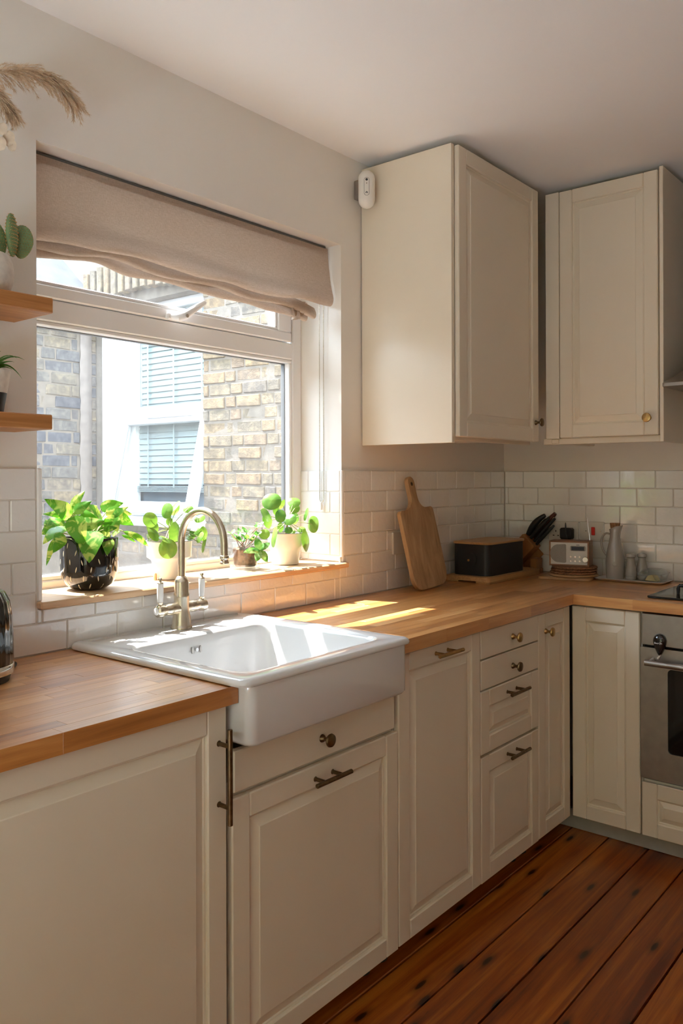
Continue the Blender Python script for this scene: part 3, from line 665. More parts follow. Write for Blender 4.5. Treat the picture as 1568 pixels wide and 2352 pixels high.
# upper cabinets
c = thing('wall_cabinet', 'cream wall cabinet beside the window, broad pale side panel', 'cabinet', (-.78, -.2, 1.478), 'cream wall cabinets')
carc(c, -1.09, -.474, -.389, WY-.006, 1.515, 2.512); obj('side_panel', B().box(-1.1105, -1.0915, -.394, WY-.006, 1.478, 2.514, .0012), 'cream', c)
d = front('door', mp_up1, -1.0895, -.474, 1.4985, 2.513, c); knob(mp_up1, -.505, 1.576, d)
obj('light_pelmet', B().box(-1.09, -.474, -.372, -.352, 1.488, 1.5135, .002), 'cream', c); obj('lamp_strip', B().box(-.98, -.62, -.30, -.12, 1.497, 1.5135, .003), 'carcass', c)
c = thing('wall_cabinet', 'cream wall cabinet in the corner next to the extractor hood', 'cabinet', (-.2, -.64, 1.49), 'cream wall cabinets')
carc(c, -.394, -.005, -.869, -.412, 1.517, 2.512); obj('filler', bxm(mp_up2, -.4695, -.412, 1.513, 2.512, -.019, 0, .001), 'cream', c)
d = front('door', mp_up2, -.8645, -.4705, 1.514, 2.512, c); knob(mp_up2, -.8285, 1.580, d, .0175, 'brass')
obj('side_panel', B().box(-.418, -.005, -.8845, -.8705, 1.489, 2.518, .0012), 'cream', c)
obj('light_pelmet', B().box(-.392, -.374, -.869, -.39, 1.490, 1.5155, .002), 'cream', c); obj('light_pelmet', B().box(-.40, -.03, -.46, -.43, 1.494, 1.512, .002), 'cream', c)

# worktops -----------------------------------------------------------
WD = .6135
def staves(name, label, org, x0, x1, y0, y1, axis, mat, skip=None):
    t = thing(name, label, 'worktop', org); wv = .0365; zt, zb = .918, .880
    a0, a1, c0, c1 = (y0, y1, x0, x1) if axis == 'x' else (x0, x1, y0, y1)
    n = max(1, round((a1-a0)/wv)); wv = (a1-a0)/n
    for i in range(n):
        lo, hi = a0+i*wv, a0+(i+1)*wv; p = c0; first = True
        while p < c1-.001:
            L = R.uniform(.16, .42)
            if first: L *= R.uniform(.3, 1); first = False
            q = min(c1, p+L)
            if c1-q < .06: q = c1
            bv = .0004
            A = (p, q, lo, hi) if axis == 'x' else (lo, hi, p, q)
            obj('stave', B().box(*A, zb, zt+R.uniform(-.00012, .00012), bv), mat, t); p = q
    return t
staves('worktop', 'oak block worktop left of the sink', (-2.64, -.3, .88), -2.96, -2.3265, -WD, -.004, 'x', 'oak_x')
staves('worktop', 'long oak block worktop between sink and corner', (-.87, -.3, .88), -1.7445, -.004, -WD, -.004, 'x', 'oak_x')
staves('worktop', 'oak block worktop along the back wall, hob let into it', (-.3, -1.4, .88), -WD, -.004, -2.26, -WD, 'y', 'oak_y')

# sink ---------------------------------------------------------------
sk = thing('butler_sink', 'white ceramic apron sink set into the oak worktop', 'sink', (-2.04, -.33, .76))
def rl(x0, x1, y0, y1, r, z): return [(p[0], p[1], z) for p in rrect(x0, x1, y0, y1, r, 7)]
ox0, ox1, oy0, oy1 = -2.352, -1.735, -.657, -.006
L = [rl(ox0+.05, ox1-.03, oy0+.03, oy1-.03, .02, .786), rl(ox0+.034, ox1-.016, oy0+.014, oy1-.01, .022, .789), rl(ox0+.0275, ox1-.011, oy0+.008, oy1-.006, .022, .797),
     rl(ox0+.0275, ox1-.011, oy0+.008, oy1-.006, .022, .9185), rl(ox0+.012, ox1-.003, oy0+.003, oy1-.003, .022, .9190), rl(ox0+.002, ox1-.001, oy0+.001, oy1-.001, .022, .9205), rl(ox0, ox1, oy0, oy1, .022, .926),
     rl(ox0+.003, ox1-.003, oy0+.003, oy1-.001, .021, .932), rl(ox0+.009, ox1-.009, oy0+.009, oy1-.002, .019, .9355), rl(ox0+.02, ox1-.02, oy0+.02, oy1-.004, .016, .9362)]
ix0, ix1, iy0, iy1 = -2.296, -1.795, -.603, -.165
L += [rl(ix0-.004, ix1+.004, iy0-.004, iy1+.004, .05, .9358), rl(ix0+.002, ix1-.002, iy0+.002, iy1-.002, .048, .933), rl(ix0+.007, ix1-.007, iy0+.007, iy1-.007, .045, .925),
      rl(ix0+.010, ix1-.010, iy0+.010, iy1-.010, .045, .905), rl(ix0+.018, ix1-.018, iy0+.018, iy1-.018, .045, .80), rl(ix0+.028, ix1-.028, iy0+.028, iy1-.028, .045, .778), rl(ix0+.06, ix1-.06, iy0+.06, iy1-.06, .04, .768), rl(ix0+.16, ix1-.16, iy0+.14, iy1-.14, .03, .765)]
obj('basin', B().loops(L), 'ceramic', sk, 50)
obj('drain', B().lathe([(.045, 0), (.044, .004), (.03, .003), (.028, .001), (.0001, .001)], -2.05, -.385, 28, .766), 'chrome', sk, 40)
ov = at(451, 1492, 'y', iy1-.014)
for dx, rx, rz in ((-.014, .0035, .0095), (.014, .0035, .0095)):
    obj('overflow_slot', B().prism([(ov.x+dx+rx*math.cos(a*math.pi/8), ov.z+rz*math.sin(a*math.pi/8)) for a in range(16)], 'y', iy1-.0125, iy1-.0165), 'steel', sk)
obj('overflow_ring', B().prism([(ov.x+.005*math.cos(a*math.pi/8), ov.z+.005*math.sin(a*math.pi/8)) for a in range(16)], 'y', iy1-.0125, iy1-.0175), 'chrome', sk)
# tap ----------------------------------------------------------------
TX, TY, TZ = -2.038, -.078, .9363
tp = thing('mixer_tap', 'brushed nickel bridge mixer tap with swan neck and two porcelain levers', 'tap', (TX, TY, TZ))
obj('body', B().lathe([(.030, 0), (.030, .004), (.0285, .007), (.027, .012), (.0255, .03), (.022, .048), (.0215, .062), (.0215, .088), (.0225, .096), (.0205, .1), (.0205, .128), (.019, .135), (.0125, .146), (.0105, .147)], TX, TY, 32, TZ), 'nickel', tp, 40)
pth = [(TX, TY, TZ+.14), (TX, TY, TZ+.2), (TX, TY, TZ+.24)]; Rr = .086; zc = TZ+.246
for k in range(0, 25):
    a = math.pi*k/24; pth.append((TX+.004*k/24, TY-Rr+Rr*math.cos(a), zc+Rr*1.02*math.sin(a)))
pth += [(TX+.004, TY-2*Rr, zc-.015), (TX+.004, TY-2*Rr-.001, zc-.034)]
obj('spout', B().tube(pth, .0098, 20), 'nickel', tp, 50)
obj('nozzle', B().lathe([(.0098, 0), (.0125, .002), (.0125, .006), (.0108, .008), (.0108, .013), (.0130, .016), (.0125, .022), (.0098, .024)], TX+.004, TY-2*Rr-.001, 24, zc-.055), 'nickel', tp, 40)
zv = TZ+.057; prof = [(.0001, -.088), (.012, -.088), (.0165, -.084), (.0175, -.076), (.0165, -.066), (.0135, -.06), (.0145, -.054), (.0165, -.047), (.0165, -.034), (.0155, -.03), (.0165, -.02), (.0175, 0), (.0165, .02), (.0155, .03), (.0165, .034), (.0165, .047), (.0145, .054), (.0135, .06), (.0165, .066), (.0175, .076), (.0165, .084), (.012, .088), (.0001, .088)]
Mx = Matrix.Translation((TX, TY, zv)) @ Matrix.Rotation(rad(90), 4, 'Y')
obj('cross_bridge', B().lathe(prof, 0, 0, 28).xf(Mx), 'nickel', tp, 40)
for s in (-1, 1):
    lx = TX+s*.0745
    lv = obj('lever', B().lathe([(.006, 0), (.006, .018), (.0085, .022), (.0085, .024)], lx, TY, 16, zv), 'nickel', tp, 40)
    obj('porcelain_grip', B().lathe([(.0075, 0), (.0085, .012), (.0092, .03), (.0092, .05), (.0088, .0515), (.0001, .0515)], lx, TY, 20, zv+.024), 'porcelain', lv, 40, label='white porcelain grip')
    obj('finial', B().lathe([(.0088, 0), (.0085, .003), (.004, .006), (.0035, .009), (.0055, .011), (.005, .015), (.0001, .017)], lx, TY, 16, zv+.0755), 'nickel', lv, 40)
    obj('end_cap', B().lathe([(.0001, 0), (.0105, 0), (.0098, .0022), (.0075, .003), (.0001, .003)], 0, 0, 20).xf(Matrix.Translation((TX+s*.0875, TY, zv)) @ Matrix.Rotation(rad(90*s), 4, 'Y')), 'porcelain', tp, 30)

# ================================================================== OVEN, HOB, HOOD
ov_ = thing('oven', 'built-in stainless steel oven with dark glass door', 'oven', (-.3, -1.16, .28))
OY0, OY1 = -1.456, -.8635
obj('body', B().box(-.575, -.03, OY0+.002, OY1-.002, .29, .872, .002), 'dark', ov_)
obj('control_panel', B().box(-.6, -.576, OY0, OY1, .760, .873, .0025), 'steel', ov_)
def oven_door():
    b = B(); y0, y1, z0, z1 = OY0, OY1, .288, .7525; gy0, gy1, gz0, gz1 = -1.365, -.954, .388, .684
    inn = rrect(gy0, gy1, gz0, gz1, .014, 6); n = len(inn); out = []
    for p in inn:
        cy, cz = (gy0+gy1)/2, (gz0+gz1)/2; q = ((p[0]-cy)/((gy1-gy0)/2), (p[1]-cz)/((gz1-gz0)/2)); k = max(abs(q[0]), abs(q[1]))
        a, c_ = q[0]/k, q[1]/k; out.append(((y0+y1)/2+a*(y1-y0)/2, (z0+z1)/2+c_*(z1-z0)/2))
    return b.loops([[(-.577, *p) for p in out], [(-.599, *p) for p in out], [(-.601, p[0]*.998+(-.002*-1.16), p[1]) for p in out], [(-.601, *p) for p in inn], [(-.596, *p) for p in inn], [(-.577, *p) for p in inn]], False, False), inn
b, inn = oven_door()
od = obj('door', b, 'steel', ov_, 35)
obj('glass', B().prism([(p[0], p[1]) for p in inn], 'x', -.5965, -.585), 'blackglass', od)
hz = .706
hh = obj('handle', B().tube([(-.642, -.888, hz), (-.642, -.889, hz), (-.642, -1.43, hz), (-.642, -1.431, hz)], [.009, .0105, .0105, .009], 18), 'steel', od, 40)
for y in (-.905, -1.414): obj('handle_post', B().tube([(-.598, y, hz+.006), (-.64, y, hz)], .008, 12), 'steel', hh, 40)
for y in (-1.02, -1.13, -1.30): obj('control_knob', B().lathe([(.019, 0), (.018, .016), (.016, .02), (.0001, .02)], 0, 0, 24).xf(Matrix.Translation((-.6, y-.06, .815)) @ Matrix.Rotation(rad(-90), 4, 'Y')), 'steel', ov_, 40)
# magnetic bottle opener
mo = thing('magnetic_opener', 'glossy black teardrop opener clinging to the oven front', 'opener', (-.615, -.928, .73))
prof = []
def tear(s, d):
    o = []
    for k in range(36):
        a = 2*math.pi*k/36; y = .0225*math.cos(a); z = .026*math.sin(a)
        if z < 0: z *= 2.0; y *= (1-.50*(min(1, -z/.052))**1.3)
        o.append((-.6015-d, -.930+y*s, .781+z*s))
    return o
obj('shell', B().loops([tear(1, 0), tear(1.02, .008), tear(.93, .016), tear(.7, .021), tear(.35, .0235), tear(.02, .024)]), 'blackgloss', mo, 60)
text('lettering', 'BeerOn', .0085, 'printw', mo, Matrix.Translation((-.6257, -.930, .776)) @ Matrix(((0, 0, -1, 0), (-1, 0, 0, 0), (0, 1, 0, 0), (0, 0, 0, 1))))
obj('hook', B().tube([(-.604, -.932, .736), (-.62, -.932, .729), (-.626, -.930, .724), (-.614, -.928, .721)], [.004, .005, .005, .003], 10), 'chrome', mo, 50)
# hob
hb_ = thing('gas_hob', 'black glass hob with cast iron pan supports at the right edge', 'hob', (-.28, -1.15, .919))
obj('glass_top', B().prism(rrect(-.535, -.035, -1.44, -.858, .012, 4), 'z', .9192, .9262, .0015), 'blackglass', hb_, 30)
for cy in (-1.04, -1.28):
    for cx in (-.42, -.16):
        obj('burner', B().lathe([(.05, 0), (.05, .008), (.036, .012), (.036, .02), (.0001, .022)], cx, cy, 24, .9262), 'black', hb_, 35)
        for k in range(4):
            a = k*math.pi/2+math.pi/4*0; dx, dy = math.cos(a), math.sin(a)
            obj('pan_support', B().tube([(cx+dx*.115, cy+dy*.105, .9265), (cx+dx*.115, cy+dy*.105, .945), (cx+dx*.108, cy+dy*.1, .957), (cx+dx*.03, cy+dy*.03, .957)], [.0055, .007, .0065, .005], 8), 'black', hb_, 50)
obj('pan_support', B().tube([(-.37, -.944, .9265), (-.37, -.944, .938), (-.37, -.945, .957), (-.37, -.975, .960)], [.006, .008, .008, .006], 8), 'black', hb_, 50)
hd_ = thing('extractor_hood', 'stainless steel extractor hood right of the corner cabinet', 'hood', (-.22, -1.19, 1.69))
obj('rim', B().prism(rrect(-.458, -.006, -1.485, -.890, .012, 4), 'z', 1.690, 1.7035, .001), 'steel', hd_, 30)
obj('canopy', B().loops([[(-.455, -1.482, 1.7036), (-.006, -1.482, 1.7036), (-.006, -.893, 1.7036), (-.455, -.893, 1.7036)], [(-.28, -1.32, 1.84), (-.006, -1.32, 1.84), (-.006, -1.055, 1.84), (-.28, -1.055, 1.84)]]), 'steel', hd_)
obj('chimney', B().box(-.278, -.006, -1.318, -1.057, 1.84, 2.535, .002), 'steel', hd_)

# ================================================================== SMALL THINGS ON THE BACK WORKTOP
ZT = .9184
# sockets
def plate(name, label, cat, y0, y1, z0, z1, wall='back', x0=0, x1=0):
    t = thing(name, label, cat, (-.004, (y0+y1)/2, z0) if wall == 'back' else ((x0+x1)/2, -.004, z0))
    obj('plate', B().box(-.012, -.0035, y0, y1, z0, z1, .002) if wall == 'back' else B().box(x0, x1, -.012, -.0035, z0, z1, .002), 'socket', t)
    return t
s = plate('double_socket', 'white double wall socket behind the radio', 'socket', -.374, -.232, 1.068, 1.156)
for y in (-.283, -.322): obj('switch', B().box(-.0145, -.0118, y-.006, y+.006, 1.123, 1.142, .001), 'socket', s)
for dy, dz, a, b_ in ((0, .012, .002, .004), (-.011, -.008, .004, .002), (.011, -.008, .004, .002)): obj('pin_hole', B().box(-.0125, -.0118, -.268+dy-a, -.268+dy+a, 1.098+dz-b_, 1.098+dz+b_), 'dark', s)
pl = thing('plug_adapter', 'black plug-in mains adapter pushed into the socket', 'plug', (-.03, -.332, 1.075))
obj('body', B().box(-.055, -.0147, -.359, -.304, 1.077, 1.128, .006), 'black', pl)
obj('cord', B().tube(sm([(-.04, -.330, 1.126), (-.045, -.331, 1.142), (-.055, -.334, 1.150), (-.064, -.338, 1.125), (-.062, -.345, 1.08), (-.03, -.35, 1.04), (-.02, -.36, 1.0)]), .0022, 8), 'cable', pl, 60)
s = plate('cooker_switch', 'white cooker switch plate with red rocker beside the jug', 'switch', -.493, -.381, 1.070, 1.158)
obj('rocker', B().box(-.0165, -.0118, -.4535, -.4365, 1.098, 1.134, .002), 'red', s, label='red rocker switch')
for y in (-.478, -.396): obj('screw', B().lathe([(.0001, 0), (.0028, 0), (.0028, .0012), (.0001, .0012)], 0, 0, 12).xf(Matrix.Translation((-.012, y+(.0 if y < -.44 else -.016), 1.116)) @ Matrix.Rotation(rad(-90), 4, 'Y')), 'chrome', s)
s = plate('wall_socket', 'white wall socket half hidden by the chopping board', 'socket', 0, 0, 1.055, 1.143, 'win', at(902, 1240, 'y', -.01).x, at(902, 1240, 'y', -.01).x+.146)
# paddle chopping board
cb = thing('chopping_board', 'wooden paddle chopping board leaning against the tiles', 'chopping board', (-.77, -.09, ZT))
def board_poly():
    P = []; w_, h_ = .128, .318
    def arc(cx, cz, r, a0, a1, n): return [(cx+r*math.cos(rad(lerp(a0, a1, k/n))), cz+r*math.sin(rad(lerp(a0, a1, k/n)))) for k in range(n+1)]
    P += arc(-w_+.055, .055, .055, 180, 270, 8)+arc(w_-.055, .055, .055, 270, 360, 8)
    P += arc(w_-.016+.0, h_-.016, .016, 0, 90, 4)
    P += arc(.075, h_+.052, .052, 270, 180, 7)
    P += arc(0, .425, .0235, 0, 180, 10)
    P += arc(-.075, h_+.052, .052, 360, 270, 7)
    P += arc(-w_+.016, h_-.016, .016, 90, 180, 4)
    return P
TH = rad(-12)
Mb = Matrix.Translation((-.805, -.118, ZT+.0055)) @ Matrix.Rotation(rad(3), 4, 'Z') @ Matrix.Rotation(TH, 4, 'X') @ Matrix.Rotation(rad(-3.0), 4, 'Y')
brd = obj('board', B().prism(board_poly(), 'y', 0, .018, .002).xf(Mb), 'board_wood', cb, 30)
obj('hole_grommet', B().lathe([(.0045, -.001), (.0085, -.001), (.0085, .019), (.0045, .019)], 0, 0, 20, close=True).xf(Mb @ Matrix.Translation((0, 0, .418)) @ Matrix.Rotation(rad(-90), 4, 'X')), 'bronze', cb, 40)
obj('hole', B().lathe([(.0001, -.0007), (.0047, -.0007), (.0047, .0005), (.0001, .0005)], 0, 0, 16).xf(Mb @ Matrix.Translation((0, 0, .418)) @ Matrix.Rotation(rad(-90), 4, 'X')), 'dark', cb)
# bread box on its board
bb = thing('serving_board', 'thick bamboo board with a hand notch under the black bread box', 'board', (-.33, -.13, ZT))
poly = rrect(-.565, -.100, -.232, -.02, .012, 4)
obj('slab', B().loops([[(x, y, ZT+.008) for x, y in poly], [(x, y, ZT+.026) for x, y in poly]]), 'bamboo', bb, 30)
for x0, x1, y0, y1 in ((-.565, -.10, -.085, -.022), (-.565, -.10, -.232, -.168)): obj('foot', B().box(x0+.001, x1-.001, y0+.0005, y1, ZT, ZT+.0079, .001), 'bamboo', bb)
bx = thing('bread_box', 'matt black rectangular bread box with bamboo lid and round knob', 'bread box', (-.36, -.12, ZT+.026))
poly = rrect(-.527, -.200, -.209, -.032, .03, 6)
obj('box', B().loops([[(x, y, ZT+.0262) for x, y in poly], [(x, y, ZT+.157) for x, y in poly]]), 'black', bx, 40)
poly2 = rrect(-.533, -.196, -.214, -.028, .032, 6)
obj('lid', B().prism(poly2, 'z', ZT+.1572, ZT+.1665, .0015), 'bamboo', bx, 30)
obj('dial', B().lathe([(.0001, 0), (.026, 0), (.0265, .001), (.0265, .0035), (.024, .004), (.0001, .004)], 0, 0, 28).xf(Matrix.Translation((-.527, -.125, ZT+.094)) @ Matrix.Rotation(rad(-90), 4, 'Y')), 'black', bx, 40)
obj('badge', B().lathe([(.0001, 0), (.005, 0), (.005, .002), (.0001, .002)], 0, 0, 16).xf(Matrix.Translation((-.531, -.115, ZT+.09)) @ Matrix.Rotation(rad(-90), 4, 'Y')), 'brass', bx)
# knife block (leans up towards the corner's right)
kb = thing('knife_block', 'slanted wooden knife block holding four knives and a steel', 'knife block', (-.13, -.19, ZT))
D1 = Vector((.0, -.70, .72)).normalized(); U1 = Vector((0, .72, .70)).normalized()
def kbx(name, a0, a1, c0, c1, x0, x1, mat, bv=.002):
    org = Vector((.064, -.128, 1.032))
    b = B().box(a0, a1, c0, c1, x0, x1, bv); b.fn(lambda p: Vector((p.z, 0, 0))+org+D1*p.x+U1*p.y); return obj(name, b, mat, kb)
kbx('block', -.10, .055, -.046, .035, -.155, -.085, 'block_wood'); kbx('rear_block', -.09, .035, -.080, .03, -.083, -.077, 'block_wood')
obj('stand', B().box(-.088, -.022, -.206, -.176, ZT+.0182, .985, .002), 'block_wood', kb); obj('foot', B().box(-.090, -.018, -.208, -.06, ZT, ZT+.018, .002), 'block_wood', kb)
KG = 'knives standing in the wooden block'
def knife(nm, label, cat, c, x, L, r, mat, bend=0, start=.056):
    org = Vector((.064, -.128, 1.032)); P = []; n = 9
    for i in range(n):
        t = i/(n-1); P.append(Vector((x, 0, 0))+org+D1*(start+L*t)+U1*(c+bend*math.sin(math.pi*t*.9)))
    r *= 1.15; rs = [r*(.75+.35*math.sin(math.pi*min(1, t_/8*1.1)))*(1 if t_ < 8 else .8) for t_ in range(9)]
    t = thing(nm, label, cat, tuple(P[0]), KG)
    obj('handle', B().tube(P, rs, 10), mat, t, 50); return t, P
knife('kitchen_knife', 'knife with thick curved black handle, topmost in the block', 'knife', .026, -.115, .125, .0125, 'black', .012)
t, P = knife('kitchen_knife', 'straight black knife handle with steel edge, second in the block', 'knife', .004, -.12, .135, .009, 'black', .004); obj('bolster', B().tube([p+U1*.0088 for p in P[:8]], .0022, 6), 'chrome', t, 50)
t, P = knife('kitchen_knife', 'long thin black knife handle, third in the block', 'knife', -.016, -.115, .150, .0075, 'black', .002); obj('bolster', B().tube([p+U1*.0074 for p in P[5:9]], .002, 6), 'chrome', t, 50)
t, P = knife('kitchen_knife', 'lowest short black knife handle with steel edge in the block', 'knife', -.036, -.12, .125, .007, 'black', .002); obj('bolster', B().tube([p+U1*.007 for p in P[:8]], .002, 6), 'chrome', t, 50)
knife('sharpening_steel', 'sharpening steel with stubby red-brown wooden handle', 'sharpener', .012, -.075, .175, .0125, 'redwood', 0, .035)

# trivets + radio
RC = Vector((-.155, -.414, 0))
def disc(name, label, cat, r, z0, z1, mat, group=None, dx=0, dy=0):
    return obj(name, B().lathe([(r-.004, 0), (r, .003), (r, z1-z0-.003), (r-.004, z1-z0)], RC.x+dx, RC.y+dy, 44, z0), mat, None, 40, label, cat=cat, group=group)
sq = rrect(-.095, .095, -.105, .115, .012, 4)
Ms = Matrix.Translation((-.155, -.398, 0)) @ Matrix.Rotation(rad(10), 4, 'Z')
obj('wooden_trivet', B().prism(sq, 'z', ZT, ZT+.012, .002).xf(Ms), 'trivet_wood', None, 30, 'square pale wooden trivet at the bottom of the stack', cat='trivet', group='trivets stacked under the radio')
disc('wooden_trivet', 'round pale wooden trivet lying under the three cork mats', 'trivet', .104, ZT+.0123, ZT+.0233, 'trivet_wood', 'trivets stacked under the radio')
for i, nm in enumerate(('lowest of the three dark cork mats under the radio', 'middle one of the three dark cork mats under the radio', 'uppermost dark cork mat, directly under the radio')):
    disc('cork_mat', nm, 'trivet', .098-.001*i, ZT+.0237+.0108*i, ZT+.0337+.0108*i, 'cork', 'trivets stacked under the radio', .002*i, -.002*i)
zr = ZT+.0237+.0108*3
rd = thing('radio', 'small wooden radio with pale front standing on cork mats', 'radio', (-.15, -.39, zr))
Mr = Matrix.Translation((-.200, -.414, zr)) @ Matrix.Rotation(rad(13), 4, 'Z')   # local: x depth (0 front ..), y width, z height
HW, HH = .084, .108
def rb_(x0, x1, y0, y1, z0, z1, bv=.002): return B().box(x0, x1, y0, y1, z0, z1, bv).xf(Mr)
obj('case', rb_(.004, .095, -HW, HW, 0, HH, .003), 'walnut', rd)
for a in ((0, .004, -HW, HW, 0, .007), (0, .004, -HW, HW, HH-.007, HH), (0, .004, -HW, -HW+.007, .007, HH-.007), (0, .004, HW-.006, HW, .007, HH-.007)): obj('front_edge', rb_(*a, .0008), 'walnut', rd)
fp = obj('front_panel', rb_(.0015, .0045, -HW+.007, HW-.006, .007, HH-.007, .0004), 'radio_face', rd)
g = [(.012+.006*(1-math.cos(rad(a))), .020-.006*math.sin(rad(a))) for a in (0, 30, 60, 90)]
g += [(.040+.040*math.cos(rad(a)), .054+.040*math.sin(rad(a))) for a in range(-72, 73, 9)]
g += [(.018-.006*math.sin(rad(a)), .088+.006*math.cos(rad(a))) for a in (0, 30, 60, 90)]
obj('speaker_grille', B().prism(g, 'x', -.0008, .002).xf(Mr), 'mesh_grey', rd)
obj('display_frame', B().prism(rrect(-.070, -.005, .066, .088, .006, 4), 'x', -.0006, .002).xf(Mr), 'mesh_grey', rd)
obj('display', B().box(-.0012, .0005, -.064, -.010, .0685, .0845).xf(Mr), 'screen', rd)
for i in range(3):
    for j in range(2): obj('button', B().lathe([(.0001, 0), (.0042, 0), (.0038, .003), (.0001, .003)], 0, 0, 14).xf(Mr @ Matrix.Translation((.0016, -.008-.0185*i, .041-.019*j)) @ Matrix.Rotation(rad(-90), 4, 'Y')), 'chrome', rd, 40)
obj('tuning_knob', B().lathe([(.0001, 0), (.0125, 0), (.0122, .008), (.0108, .0095), (.0001, .0095)], 0, 0, 24).xf(Mr @ Matrix.Translation((.0016, -.069, .0305)) @ Matrix.Rotation(rad(-90), 4, 'Y')), 'chrome', rd, 40)
obj('brand_print', B().box(.0008, .0014, -.044, -.031, .0905, .0930).xf(Mr), 'print', rd); obj('logo_print', B().box(.0008, .0014, -.084, -.0755, .0105, .0125).xf(Mr), 'print', rd)
pa = Mr @ Vector((.085, -.073, HH)); pb = at(1348, 1190, 'x', pa.x+.015)
obj('antenna', B().tube([pa, pa+(pb-pa)*.97, pa+(pb-pa)*.975, pb], [.0022, .0014, .0028, .0026], 8), 'chrome', rd, 40)

# tray with jug, shakers, butter dish
tr = thing('serving_tray', 'pale rectangular ceramic tray under the jug and shakers', 'tray', (-.1, -.65, ZT))
def tl(i, z, r=.02): return [(x, y, z) for x, y in rrect(-.172+i, -.022-i, -.800+i, -.508-i, max(.004, r-i*.4), 5)]
obj('dish', B().loops([tl(.016, ZT), tl(.012, ZT+.001), tl(0, ZT+.010), tl(.002, ZT+.0115), tl(.014, ZT+.0055), tl(.03, ZT+.0045)]), 'tray', tr, 40)
ZY = ZT+.006
jg = thing('carafe', 'tall taupe ceramic carafe with loop handle and cork stopper', 'jug', (-.095, -.573, ZY))
JX, JY = -.095, -.575
prof = [(.036, 0), (.0365, .004), (.038, .03), (.0385, .058), (.0392, .060), (.0385, .062), (.0392, .064), (.0385, .066), (.0392, .068), (.0388, .075), (.037, .095), (.032, .125), (.026, .15), (.0215, .175), (.0208, .195), (.0225, .212), (.0235, .218), (.0215, .2185), (.019, .21), (.0185, .19)]
b = B().lathe(prof, JX, JY, 36, ZY)
def spout(p):
    h = p.z-ZY; 
    if h > .185:
        k = (h-.185)/.033; dy = p.y-JY
        return Vector((p.x, p.y-(.010*k if dy < -.012 else 0)*(min(1, (-dy-.0)/.02)), p.z+k*(-dy)*.42))
    return p
b.fn(spout); obj('body', b, 'taupe', jg, 50)
obj('handle', B().tube(sm([(JX, JY+.021, ZY+.188), (JX, JY+.040, ZY+.190), (JX, JY+.056, ZY+.172), (JX, JY+.060, ZY+.148), (JX, JY+.052, ZY+.118), (JX, JY+.033, ZY+.092)]), .0043, 10), 'taupe', jg, 50)
obj('cork_stopper', B().lathe([(.0165, 0), (.0215, .032), (.0205, .033), (.0001, .033)], JX, JY, 24, ZY+.203), 'cork_light', jg, 40, label='speckled brown cork stopper')
ev = Vector((-.93, -.36, 0)).normalized()
obj('crest', B().lathe([(.0001, 0), (.0125, 0), (.0125, .0018), (.010, .0022), (.0095, .0012), (.0065, .0014), (.006, .0024), (.0001, .0026)], 0, 0, 20).xf(Matrix.Translation(Vector((JX, JY, ZY+.0635))+ev*.0375) @ ev.to_track_quat('Z', 'Y').to_matrix().to_4x4()), 'taupe', jg, 40, label='round raised crest')
def shaker(x, y, label):
    t = thing('shaker', label, 'shaker', (x, y, ZY), 'salt and pepper shakers')
    obj('body', B().lathe([(.021, 0), (.0215, .004), (.0225, .012), (.0215, .014), (.0235, .018), (.0225, .021), (.0240, .025), (.0230, .028), (.0235, .032), (.0215, .05), (.0175, .07), (.0150, .083), (.0152, .09), (.0160, .092)], x, y, 28, ZY), 'taupe', t, 40)
    obj('cap', B().lathe([(.0160, 0), (.0195, .002), (.0205, .008), (.0180, .014), (.0100, .017), (.0001, .0175)], x, y, 28, ZY+.0925), 'taupe', t, 40)
shaker(-.088, -.640, 'taupe ceramic shaker in front, nearer the carafe'); shaker(-.052, -.674, 'taupe ceramic shaker behind, nearer the butter dish')
bd = thing('butter_dish', 'clear glass butter dish with lidded top on the tray', 'butter dish', (-.09, -.725, ZY))
def dl(i, z): return [(x, y, z) for x, y in rrect(-.150+i, -.036-i, -.782+i, -.690-i, .008, 4)]
obj('dish', B().loops([dl(.010, ZY), dl(.006, ZY+.002), dl(.0, ZY+.032), dl(.003, ZY+.032), dl(.009, ZY+.005), dl(.016, ZY+.004)]), 'dish_glass', bd, 30)
obj('lid', B().loops([dl(-.004, ZY+.0325), dl(-.004, ZY+.036), dl(.004, ZY+.040), dl(.014, ZY+.050), dl(.022, ZY+.052), dl(.024, ZY+.049), dl(.012, ZY+.042), dl(.0, ZY+.035)]), 'dish_glass', bd, 30)
obj('butter', B().prism([(-.758, ZY+.0045), (-.712, ZY+.0045), (-.722, ZY+.024), (-.742, ZY+.031)], 'x', -.128, -.075, .001), 'butter', None, 0, 'pat of yellow butter inside the glass dish', cat='butter')

# security sensor on the wall
ss = thing('security_sensor', 'white capsule shaped alarm camera on the wall above the window corner', 'alarm camera', (-1.165, -.05, 2.34))
SX, SY, SZ = -1.165, -.068, 2.3405; r = .0305
prof = [(.0001, 0)]+[(r*math.sin(rad(a)), r-r*math.cos(rad(a))) for a in (15, 30, 45, 60, 75, 90)]+[(r, .109)]+[(r*math.cos(rad(a)), .109+r*math.sin(rad(a))*.95) for a in (15, 30, 45, 60, 75)]+[(.0001, .138)]
obj('body', B().lathe(prof, SX, SY, 36, SZ), 'sensor', ss, 50)
BXX = at(812, 430, 'y', WY).x
obj('bracket', B().box(BXX, BXX+.03, -.042, WY-.001, SZ+.052, SZ+.122, .002), 'steel', ss, label='grey wall bracket')
fv = (CAMP-Vector((SX, SY, SZ))); fv.z = 0; fv.normalize(); fr_ = Vector((-fv.y, fv.x, 0))
